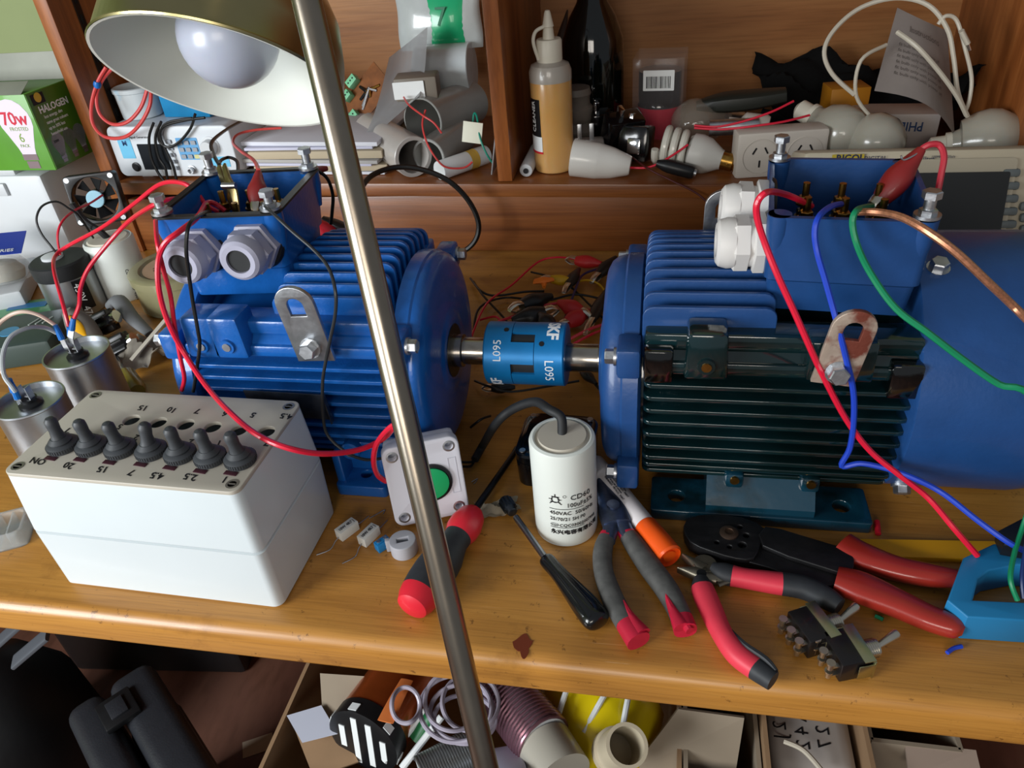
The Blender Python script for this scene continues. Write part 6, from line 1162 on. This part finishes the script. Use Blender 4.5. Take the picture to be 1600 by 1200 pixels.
c = U(20, 1050, -.45); t = thing('black_bag', 'black lumpy bag at the lower left corner under the desk', 'bag', (c.x-.09, c.y-.01, -.75)); k = M(); k.lathe([(.1, 0), (.12, .05), (.115, .18), (.085, .25), (.05, .28), (.001, .29)], (0, 0, 0), (0, 0, 1), 28, sx=1.1); obj('bag', k, mat('black nylon', '0e0f11', .5, 0, .2, 20, bump=.6, bscale=30), t)
for (x0, y0, x1, y1) in ((-10, 1010, 35, 970), (22, 1035, 75, 990)): a, b = U(x0, y0, -.36), U(x1, y1, -.33); k = M(); k.sweep([V((0, 0, 0)), b-a], [(.012, .003), (.012, .003)], sm=0, pw=.4); solo('grey_bar', k, mat('slate grey metal', '5c6168', .5, .3), 'flat slate grey bar under the left part of the desk, %s of two' % ('left' if x0 < 0 else 'right'), 'bar', a, group='grey bars')
a, b = U(55, 1155, -.58), U(88, 1118, -.58); k = M(); k.box((0, 0, 0), (.075, .014, .012), .001); d = b-a; solo('wooden_stick', k, mat('pale wood', 'a59a7c', .7), 'short pale wooden stick beside the tool case', 'stick', (a+b)/2, (0, 0, math.atan2(d.y, d.x)))
# brown flat carton beside the case
c = U(403, 1165, -.75); k = M(); k.box((0, 0, .0006), (.05, .03, .0008), rot=Matrix.Rotation(.5, 3, 'Z')); solo('tape_scrap', k, mat('torn tape', 'b4a491', .7), 'torn pale tape scrap on the brown floor beside the cardboard box', 'tape', c)
# carton with copper things
c0 = U(450, 1105, -.42)
CT, w_, d_, h_ = carton('cardboard_box', 'open cardboard box under the desk full of copper foil, cable and wire coils', c0.x, .040, c0.y-.10, c0.y+.34, -.75, -.42, CARD)
o_ = V(((c0.x+.04)/2, c0.y+.12, -.75))
slab([U(500, 1052, -.40), U(620, 1060, -.38), U(560, 1130, -.42), U(505, 1135, -.43)], CARD2, 'flap', CT, o_); slab([U(452, 1118, -.42), U(512, 1098, -.42), U(560, 1190, -.44), U(490, 1215, -.44)], CARD, 'flap', CT, o_)
slab([U(448, 1118, -.412), U(502, 1102, -.412), U(528, 1146, -.412), U(472, 1160, -.412)], mat('white label paper', 'c3c8d8', .7), 'shipping_label', CT, o_, .001, 'white creased label')
COP = mat('copper foil', 'c0602c', .32, .75, .25, 20, coat=.3)
a, b = U(566, 1160, -.41), U(668, 1015, -.435); t = thing('copper_foil_roll', 'copper foil roll with a black and white striped end in the cardboard box', 'roll', a); d = b-a; k = M(); k.lathe([(.045, .018), (.047, .019), (.047, d.length)], (0, 0, 0), d, 40); obj('foil', k, COP, t); k = M(); k.lathe([(.044, 0), (.0475, .001), (.048, .022), (.047, .023)], (0, 0, 0), d, 40); ee = obj('black_wrap', k, BLACK, t)
F_ = frame(d); 
for i, q in enumerate((-.03, -.012, .008, .027)): k = M(); k.box(F_@V((q, 0, -.0006)), (.008, (.030, .07, .075, .035)[i], .001), rot=F_); obj('white_stripe', k, WHITE, ee)
for i in range(6): q = i*PI/3+.3; k = M(); k.box(F_@V((.0482*math.cos(q), .0482*math.sin(q), .008)), (.001, .012, .010), rot=F_@Matrix.Rotation(q, 3, 'Z')); obj('white_mark', k, WHITE, ee)
a, b = U(602, 1128, -.365), U(636, 1062, -.375); k = M(); d = b-a; k.sweep([V((0, 0, 0)), d*.5+V((0, 0, .002)), d], [(.010, .001), (.009, .001), (.008, .001)], n=8, sm=2); solo('copper_strip', k, mat('bright copper strip', 'f08a4a', .4, .3), 'bright loose copper strip lying on the copper foil roll', 'strip', a)
LC = mat('lilac white cable', 'a29cab', .4, coat=.2)
for i, (cx, cy, rx, ry, z) in enumerate(((712, 1108, 56, 52, -.37), (722, 1114, 50, 44, -.375), (708, 1096, 44, 46, -.365), (726, 1124, 48, 38, -.38), (634, 1102, 22, 28, -.36), (735, 1098, 44, 44, -.37))):
    pts = [U(cx+rx*math.cos(q), cy+ry*math.sin(q), z+.004*math.sin(3*q+i)) for q in [j*PI/12 for j in range(24)]]; o2 = pts[0]; k = M(); k.tube([p-o2 for p in pts], .0028, 8, 2, closed=True); solo('cable_coil', k, LC, ['outermost loop of the lilac white cable coil in the cardboard box', 'second loop of the lilac white cable coil', 'loop of lilac white cable lying highest on the coil', 'lowest loop of the lilac white cable coil', 'small separate loop of white cable over the copper foil', 'loop of lilac white cable behind the lamp pole'][i], 'cable', o2, group='cable loops in the cardboard box')
def spring(name, a, b, r, n_, rw, m, lb, core=None):
    t = thing(name, lb, 'wire coil', a); d = b-a; L_ = d.length; F_ = frame(d); k = M(); k.cyl((0, 0, 0), d, r-.002, n=30); obj('former', k, core or CASEW, t)
    k = M(); k.tube([F_@V((r*math.cos(q), r*math.sin(q), L_*.0+q/(2*PI*n_)*L_*.9)) for q in [i*PI/8 for i in range(16*n_)]], rw, 6, 0); obj('winding', k, m, t)
spring('wire_coil', U(850, 1160, -.40), U(760, 1045, -.42), .034, 22, .0022, mat('violet copper enamel', '8a6470', .3, .7, 0), 'big tubular coil of violet copper wire in the box right of the pole')
wire_ = U(850, 1165, -.405); b2 = U(880, 1215, -.40); k = M(); d = b2-wire_; k.cyl((0, 0, 0), d, .034, n=32); solo('pipe_end', k, mat('cloudy pipe', 'aaa69a', .3, coat=.3), 'cloudy plastic pipe end sticking out of the copper wire coil', 'pipe', wire_)
spring('wire_coil', U(660, 1215, -.42), U(745, 1170, -.42), .024, 20, .0018, mat('grey coil wire', '8f9292', .3, .8), 'small tubular coil of grey wire at the bottom picture edge')
a, b = U(960, 1175, -.40), U(1002, 1215, -.40); t = thing('pipe_fitting', 'open cream pipe fitting in front of the yellow bag', 'pipe', a); k = M(); k.lathe([(.021, .0), (.026, -.002), (.026, .012), (.023, .013), (.023, .06), (.019, .06), (.019, .003)], (0, 0, 0), (.25, -.35, .9), 32, (True, True)); obj('fitting', k, mat('cream pipe plastic', 'bdb29a', .4), t)
t = thing('yellow_bag', 'bright yellow plastic bag with white crossing stripes under the desk', 'bag', U(938, 1130, -.46)); k = M(); rr_ = []
for i in range(10): q = (i+.3)/10*PI; rr_.append([V((.075*math.sin(q)*math.cos(a_)*(1+.08*math.sin(5*a_)), .08*math.sin(q)*math.sin(a_), -.07*math.cos(q))) for a_ in [j*PI/14 for j in range(28)]])
k.loft(rr_); YB = mat('yellow bag film', 'ecd416', .3, coat=.5, bump=.4, bscale=25); bg = obj('bag', k, YB, t)
for i, (x0, x1) in enumerate(((-.05, -.030), (-.015, .025), (.028, .04))): k = M(); k.tube([V((x0, -.045, .052)), V(((x0+x1)/2, -.01, .072)), V((x1, .035, .066))], .0035, 8, 4); obj('white_stripe', k, WHITE, bg)
k = M(); k.box((0, 0, 0), (.045, .012, .08), .004); solo('white_packet', k, mat('white lilac packet', 'c9cbe0', .5), 'pale lilac packet at the bottom right of the lamp pole', 'packet', U(790, 1195, -.40), (.9, 0, .3))
for i, (x0, y0, x1, y1, m_) in enumerate(((600, 1190, 668, 1108, WHITE), (628, 1200, 690, 1120, WHITE))): a, b = U(x0, y0, -.43), U(x1, y1, -.40); k = M(); k.cyl(V((0, 0, 0)), b-a, .0045, n=10); solo('white_rod', k, m_, 'thin white rod leaning among the cable coils, %s of two' % ('left' if i == 0 else 'right'), 'rod', a, group='white rods')
a, b = U(648, 1155, -.42), U(672, 1118, -.40); k = M(); k.sweep([V((0, 0, 0)), b-a], [(.010, .006), (.008, .006)], sm=0); solo('green_block', k, mat('deep green plastic', '1a6a3c', .4), 'deep green plastic piece among the cable coils', 'plastic part', a)
# right boxes
c0 = U(1060, 1150, -.42); T2, w_, d_, h_ = carton('cardboard_box', 'torn grey-brown cardboard box under the middle of the desk', .047, .128, c0.y-.05, c0.y+.3, -.75, -.42, CARD2); o2 = V((.0875, c0.y+.125, -.75))
slab([U(1060, 1108, -.38), U(1163, 1122, -.38), U(1148, 1215, -.45), U(985, 1205, -.45)], CARD2, 'flap', T2, o2); slab([U(1060, 1108, -.379), U(1040, 1140, -.40), U(1000, 1175, -.43), U(985, 1205, -.449)], mat('torn corrugation', 'b3a58e', .9, bump=.8, bscale=80), 'torn_edge', T2, o2, .006) if False else None
c0 = U(1225, 1150, -.42); T3, w_, d_, h_ = carton('cardboard_box', 'cardboard box holding a paper bag with black handwriting', .135, .245, c0.y-.1, c0.y+.25, -.75, -.40, CARD)
c = U(1290, 1160, -.42); t = thing('paper_bag', 'white paper bag with black handwriting in the box under the right part of the desk', 'bag', (.191, c.y+.01, -.60)); k = M(); k.box((0, 0, .09), (.095, .10, .17), .02, 3); bg = obj('bag', k, mat('white bag paper', 'a9a29c', .7, bump=.5, bscale=30), t)
for i, s_ in enumerate(('5 2 7', 'A 4 2', '2 2 J')): k = M(); k.text(s_, .022, lambda u, v, h, i=i: V((.02-i*.024-v, .03-u, .1755+h))) ; obj('handwriting', k, INK, bg)
wire('pale_cable', [U(1225, 1158, -.40), U(1255, 1172, -.40), U(1285, 1205, -.41)], .003, _m['white cable sheath'] , 'pale cable in the box with the paper bag', 'cable')
c0 = U(1420, 1170, -.42); T4, w_, d_, h_ = carton('cardboard_box', 'plain brown cardboard box at the bottom right under the desk', .252, .345, c0.y-.0, c0.y+.2, -.75, -.41, CARD2); slab([U(1415, 1160, -.41), U(1525, 1172, -.41), U(1535, 1215, -.42), U(1420, 1215, -.42)], mat('pinkish cardboard', '9c8a7c', .8), 'flap', T4, V((.2985, c0.y+.1, -.75)))
